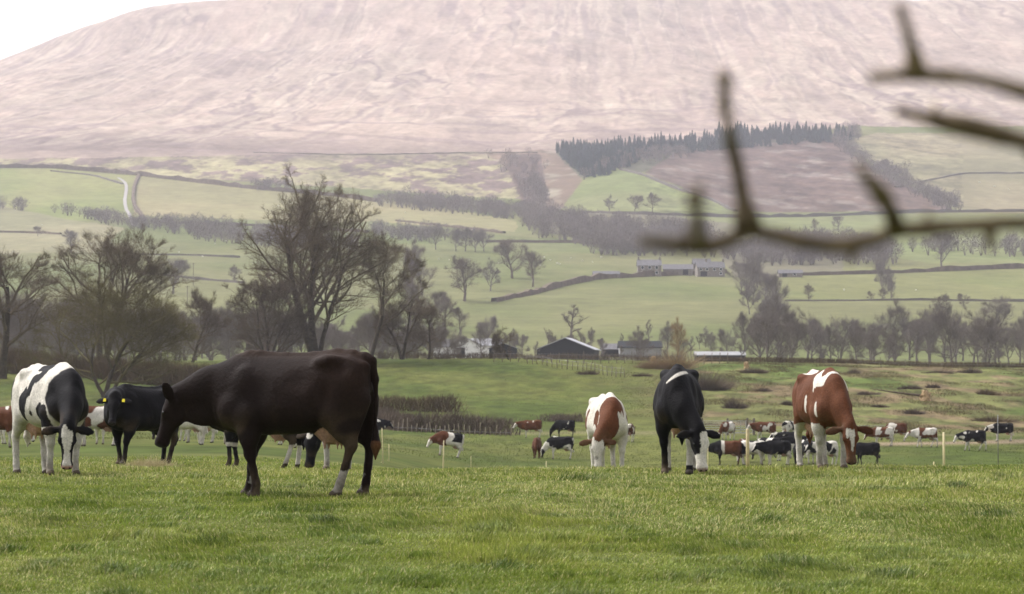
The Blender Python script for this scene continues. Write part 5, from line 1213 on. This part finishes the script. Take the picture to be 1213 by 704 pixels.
# sheep
def sheep_mesh():
    s = Sdf(); s.ell((0, 0, .55), (.48, .24, .25), .05, 0); s.ell((.42, 0, .72), (.16, .12, .14), .08, 0); s.cone((.5, 0, .74), (.68, 0, .62), .085, .05, .04, 2)
    for sx in (-.3, .3):
        for sy in (-.12, .12): s.cone((sx, sy, .42), (sx, sy, .04), .06, .03, .04, 4)
    P, Fq, part = s.surface(.05); C = np.tile([.62, .60, .52], (len(P), 1)); C[part == 2] = (.45, .42, .36)
    me = mesh_from('sheep', P, [Fq], C); me.materials.append(principled('fleece', rough=.95, attr=True, bump=(14, .6, .03))); return me
SM = sheep_mesh(); rg1 = np.random.default_rng(3)
for k, (px, py) in enumerate([(520, 308), (532, 309), (556, 309), (645, 306), (652, 309), (660, 313), (663, 314), (690, 310), (702, 312), (676, 307), (300, 313), (212, 300), (240, 305), (560, 274), (480, 253), (462, 236), (1085, 345), (255, 290), (268, 287), (590, 313), (640, 316), (712, 306), (50, 268), (1000, 345), (520, 270), (330, 245), (1178, 222), (1195, 226), (1160, 217)]):
    x, y, z = hit(px, py, 700); o = link('sheep', SM); s_ = 1.15 if y < 1500 else 1.5
    o.location = (x, y, z - .02); o.rotation_euler = (0, 0, rg1.uniform(0, 6.28)); o.scale = (s_,) * 3; tag(o, 'tiny white sheep grazing in the distant fields', 'sheep', 'sheep scattered over the distant fields')
# ------------------------------------------------------------------ the hanging branches of the near tree
def near_tree():
    MB_ = principled('mossy_bark', (.125, .095, .058), rough=.9, noise=[(40, .35, 5), (9, .3, 3)], bump=(60, .8, .01))
    def pt(px, py, d): a = (px - 606.5) / F; b = (352 - py) / F; k = CP - b * SP; return (d * a / k, d, CZ + d * (SP + b * CP) / k)
    tx, ty = 1.75, 2.7; tz = float(ground(tx, ty))
    root = empty('overhanging_tree', (tx, ty, tz)); tag(root, 'out of focus bare twigs of a near tree hanging in from the right', 'tree')
    def tube(name, pts, rad, n=10, seed=0):
        if seed: rad = [r_ * .80 for r_ in rad]
        P = np.array(pts); s = np.concatenate([[0], np.cumsum(np.linalg.norm(np.diff(P, axis=0), axis=1))]); t = np.linspace(0, s[-1], max(12, int(s[-1] / .012)))
        Q = np.stack([np.interp(t, s, P[:, k]) for k in range(3)], 1)
        for _ in range(6): Q[1:-1] = (Q[:-2] + 2 * Q[1:-1] + Q[2:]) / 4
        r = np.interp(t, s, rad) * (1 + .4 * (vnoise(t * 45, t * 0 + seed, 4) - .5) + .7 * np.maximum(0, vnoise(t * 22, t * 0 + seed, 9) - .72) / .28)
        Q += .0015 * np.stack([vnoise(t * 60, t * 0 + k, seed + 3) - .5 for k in range(3)], 1)
        mb = MB(); mb.tube([tuple(q - np.array([tx, ty, tz])) for q in Q], list(r), n)
        if seed:
            rr = random.Random(seed)
            for _ in range(int(s[-1] / .07)):
                i = rr.randrange(3, len(Q) - 1); q = Q[i] - np.array([tx, ty, tz]); dv = np.array([rr.uniform(-.6, .6), rr.uniform(-.5, .5), rr.choice((-1, 1))]) * rr.uniform(.008, .02)
                mb.tube([tuple(q), tuple(q + dv * .6), tuple(q + dv)], [.0035, .0028, .0016], 6)
        mb.build(name, MB_, root, True)
    tube('trunk', [(tx, ty, tz - .2), (tx + .03, ty, .9), (tx - .02, ty + .02, 2.0), (tx + .05, ty, 3.6)], [.19, .15, .13, .10], 18)
    D = 2.0
    tube('bough', [(tx, ty, 1.25), (1.3, 2.6, 1.50), pt(1500, 250, D), pt(1330, 262, D), pt(1213, 263, D), pt(1150, 268, D), pt(1063, 272, D)], [.05, .03, .014, .0098, .0092, .009, .0098], seed=1)
    tube('bough', [pt(1063, 272, D), pt(1040, 288, D), pt(1000, 296, D), pt(960, 291, D), pt(915, 276, D), pt(885, 272, D)], [.0095, .0085, .008, .008, .0085, .0098], seed=2)
    tube('bough', [pt(887, 272, D), pt(868, 292, D), pt(848, 297, D), pt(828, 291, D), pt(795, 289, D - .05), pt(762, 287, D - .08)], [.0095, .008, .0078, .008, .007, .0055], seed=3)
    tube('twig', [pt(1063, 272, D), pt(1054, 246, D - .05), pt(1040, 225, D - .12), pt(1020, 203, D - .2)], [.0095, .0078, .0072, .006], seed=4)
    tube('twig', [pt(886, 272, D), pt(883, 235, D), pt(873, 195, D), pt(862, 155, D - .05), pt(859, 120, D - .08), pt(857, 90, D - .1)], [.0098, .0072, .0068, .0062, .0052, .0045], seed=5)
    tube('twig', [pt(829, 291, D - .03), pt(826, 262, D - .2), pt(824, 235, D - .4)], [.0075, .006, .005], seed=6)
    tube('twig', [pt(1030, 248, D - .6), pt(990, 242, D - .8)], [.003, .002], seed=16) if False else None
    tube('twig', [pt(1172, 266, D), pt(1174, 286, D), pt(1172, 297, D)], [.004, .004, .003], seed=7)
    tube('bough', [(tx, ty, 1.55), (1.25, 2.55, 1.68), pt(1480, 250, D), pt(1330, 196, D), pt(1213, 166, D), pt(1160, 153, D), pt(1110, 143, D), pt(1060, 130, D)], [.05, .032, .016, .0125, .0112, .0108, .0098, .005], seed=8)
    tube('bough', [(tx, ty, 1.75), (1.2, 2.5, 1.8), pt(1450, 190, D - .1), pt(1300, 135, D - .1), pt(1213, 108, D - .1), pt(1150, 91, D - .1), pt(1086, 88, D - .1), pt(1030, 91, D - .1)], [.045, .028, .012, .0088, .0076, .007, .0075, .005], seed=9)
    tube('twig', [pt(1086, 88, D - .1), pt(1080, 55, D - .12), pt(1073, 30, D - .15), pt(1066, 10, D - .17)], [.008, .0062, .0058, .005], seed=10)
near_tree()
# ------------------------------------------------------------------ grass of the near pasture
def make_grass(N=900000):
    rg = np.random.default_rng(8)
    d0, d1 = 9.5, 64.0
    # even coverage as seen across the pasture: density falls with the square of distance
    t = rg.random(N); d = 1 / (1 / d0 + t * (1 / d1 - 1 / d0)); u = rg.uniform(-.245, .245, N); X = u * d; Y = d
    # clumping
    cl = fbm(X * 3.2, Y * 3.2, 201, 3); cl2 = fbm(X * .7, Y * .7, 203, 3); cl3 = fbm(X * .22, Y * .12, 205, 3)
    keep = rg.random(N) < .35 + 1.1 * cl; X, Y, d, cl, cl2, cl3 = [a[keep] for a in (X, Y, d, cl, cl2, cl3)]; n = len(X)
    tc = 1 / (1 / 9.8 + rg.random(110) * (1 / 30. - 1 / 9.8)); tcx = rg.uniform(-.23, .23, 110) * tc; ts = rg.uniform(.05, .15, 110)
    q = np.repeat(np.arange(110), 260); X = np.concatenate([X, tcx[q] + rg.normal(0, 1, len(q)) * ts[q]]); Y = np.concatenate([Y, tc[q] + rg.normal(0, 1, len(q)) * ts[q]])
    tuf = np.arange(len(X)) >= n; d = Y; n = len(X); cl = fbm(X * 3.2, Y * 3.2, 201, 3); cl2 = fbm(X * .7, Y * .7, 203, 3); cl3 = fbm(X * .22, Y * .12, 205, 3)
    Z = ground(X, Y)
    h = (1 + .7 * tuf) * .60 * (.028 + .045 * sstep(.35, .75, cl) + .055 * sstep(.62, .8, cl2)) * rg.uniform(.6, 1.35, n) * (1 + .25 * sstep(25, 45, d))
    az = rg.uniform(0, 2 * math.pi, n); ln = rg.uniform(.1, .9, n) * h; w = (.0018 + .00012 * d) * rg.uniform(.7, 1.3, n)
    # lean roughly together in each clump
    la = 6.28 * fbm(X * .5, Y * .5, 207, 2) * 2 + rg.normal(0, .9, n)
    lx, ly = np.cos(la) * ln, np.sin(la) * ln; sx, sy = np.cos(az) * w, np.sin(az) * w
    V = np.empty((n, 5, 3)); B = np.column_stack([X, Y, Z - .004]); S = np.column_stack([sx, sy, np.zeros(n)])
    M = B + np.column_stack([lx * .3, ly * .3, h * .55]); T = B + np.column_stack([lx, ly, h])
    V[:, 0] = B - S; V[:, 1] = B + S; V[:, 2] = M + S * .8; V[:, 3] = M - S * .8; V[:, 4] = T
    i = np.arange(n)[:, None] * 5
    g1 = np.array([.155, .20, .030]); g2 = np.array([.245, .27, .055]); dry = np.array([.50, .43, .20]); deep = np.array([.075, .12, .02])
    k = sstep(.3, .7, cl2 + rg.normal(0, .12, n))[:, None]; c = g1 * (1 - k) + g2 * k
    k = sstep(.6, .75, cl)[:, None] * .6; c = c * (1 - k) + deep * k
    k = (rg.random(n) < .09 + .25 * sstep(.52, .7, cl3))[:, None] * rg.uniform(.4, 1, n)[:, None]; c = c * (1 - k) + dry * k
    c = c * (.80 + .42 * fbm(X * 6, Y * 2.2, 211, 3))[:, None] * np.array([1.03, 1.07, 1.03]) * rg.uniform(.7, 1.35, n)[:, None]
    c[tuf] *= np.array([.62, .68, .7])
    cols = np.repeat(c, 5, axis=0)
    m = bpy.data.materials.new('grass_blades'); m.use_nodes = True; tn = m.node_tree; b = tn.nodes['Principled BSDF']; b.inputs['Roughness'].default_value = .55; b.inputs['Specular IOR Level'].default_value = .25
    vc = tn.nodes.new('ShaderNodeVertexColor'); vc.layer_name = 'Col'; tn.links.new(vc.outputs[0], b.inputs['Base Color'])
    tr = tn.nodes.new('ShaderNodeBsdfTranslucent'); tn.links.new(vc.outputs[0], tr.inputs[0]); mx = tn.nodes.new('ShaderNodeMixShader'); mx.inputs[0].default_value = .3
    tn.links.new(b.outputs[0], mx.inputs[1]); tn.links.new(tr.outputs[0], mx.inputs[2]); tn.links.new(mx.outputs[0], tn.nodes['Material Output'].inputs[0])
    o = link('grass', mesh_from('grass', V.reshape(-1, 3), [i + [0, 1, 2, 3], i + [3, 2, 4]], cols, smooth=False), m); tag(o, 'short green pasture grass with drier tufts in the foreground', 'grass', None, 'stuff')
make_grass()
def rough_grass():
    rg = np.random.default_rng(18); n = 420000
    d = 130 + 225 * rg.random(n) ** .8; u = rg.uniform(-.24, .24, n); X = u * d
    PXv = 606.5 + F * u; r_ = sstep(690, 860, PXv) * sstep(203, 222, d); cl = fbm(X * .22, d * .10, 301, 4, .6)
    keep = (rg.random(n) < .12 + .25 * (cl > .5) + r_ * .7 * sstep(.42, .62, cl)); X, d, cl, r_ = X[keep], d[keep], cl[keep], r_[keep]; n = len(X)
    Z = ground(X, d); h = (.05 + .07 * rg.random(n)) + r_ * .26 * sstep(.45, .68, cl) * rg.uniform(.4, 1.2, n)
    D = rg.normal(0, .45, (n, 3)); D[:, 2] = 1; v, f = slivers(np.column_stack([X, d, Z - .02]), D, h, .014 + .012 * rg.random(n))
    c = np.array([.09, .11, .028]) * (1 - r_[:, None]) + np.array([.165, .14, .068]) * r_[:, None]; c = c * rg.uniform(.6, 1.35, n)[:, None]
    k = ((rg.random(n) < .3) * r_)[:, None]; c = c * (1 - k) + np.array([.10, .075, .045]) * k
    m = principled('rough_grass', rough=.95, attr=True, spec=.05); o = link('rough_grass', mesh_from('rough_grass', v, [f], np.repeat(c, 4, axis=0), smooth=False), m)
    tag(o, 'rough tussocky grass on the slope and hollow beyond the near pasture', 'grass', None, 'stuff')
rough_grass()
brush(180, 557, .9, .22, 'loose tuft of dry straw under the black young cow', 90, 'straw_tuft', MPALE, 500, .004, 'tuft') if False else None
def straw_tuft():
    x, y, z = at(178, 36.5); rg = np.random.default_rng(5); n = 900
    P = np.column_stack([rg.normal(0, .16, n), rg.normal(0, .12, n), np.zeros(n)]); P[:, 2] = ground(P[:, 0] + x, P[:, 1] + y) - z
    D = rg.normal(0, .8, (n, 3)); D[:, 2] = np.abs(D[:, 2]) * .6 + .25; v, f = slivers(P, D, rg.uniform(.08, .24, n), .004)
    o = link('straw_tuft', mesh_from('straw_tuft', v, [f], smooth=False), principled('straw', (.42, .36, .20), rough=.8)); o.location = (x, y, z); tag(o, 'loose tuft of dry straw in the grass beside the black young cow', 'tuft')
straw_tuft()
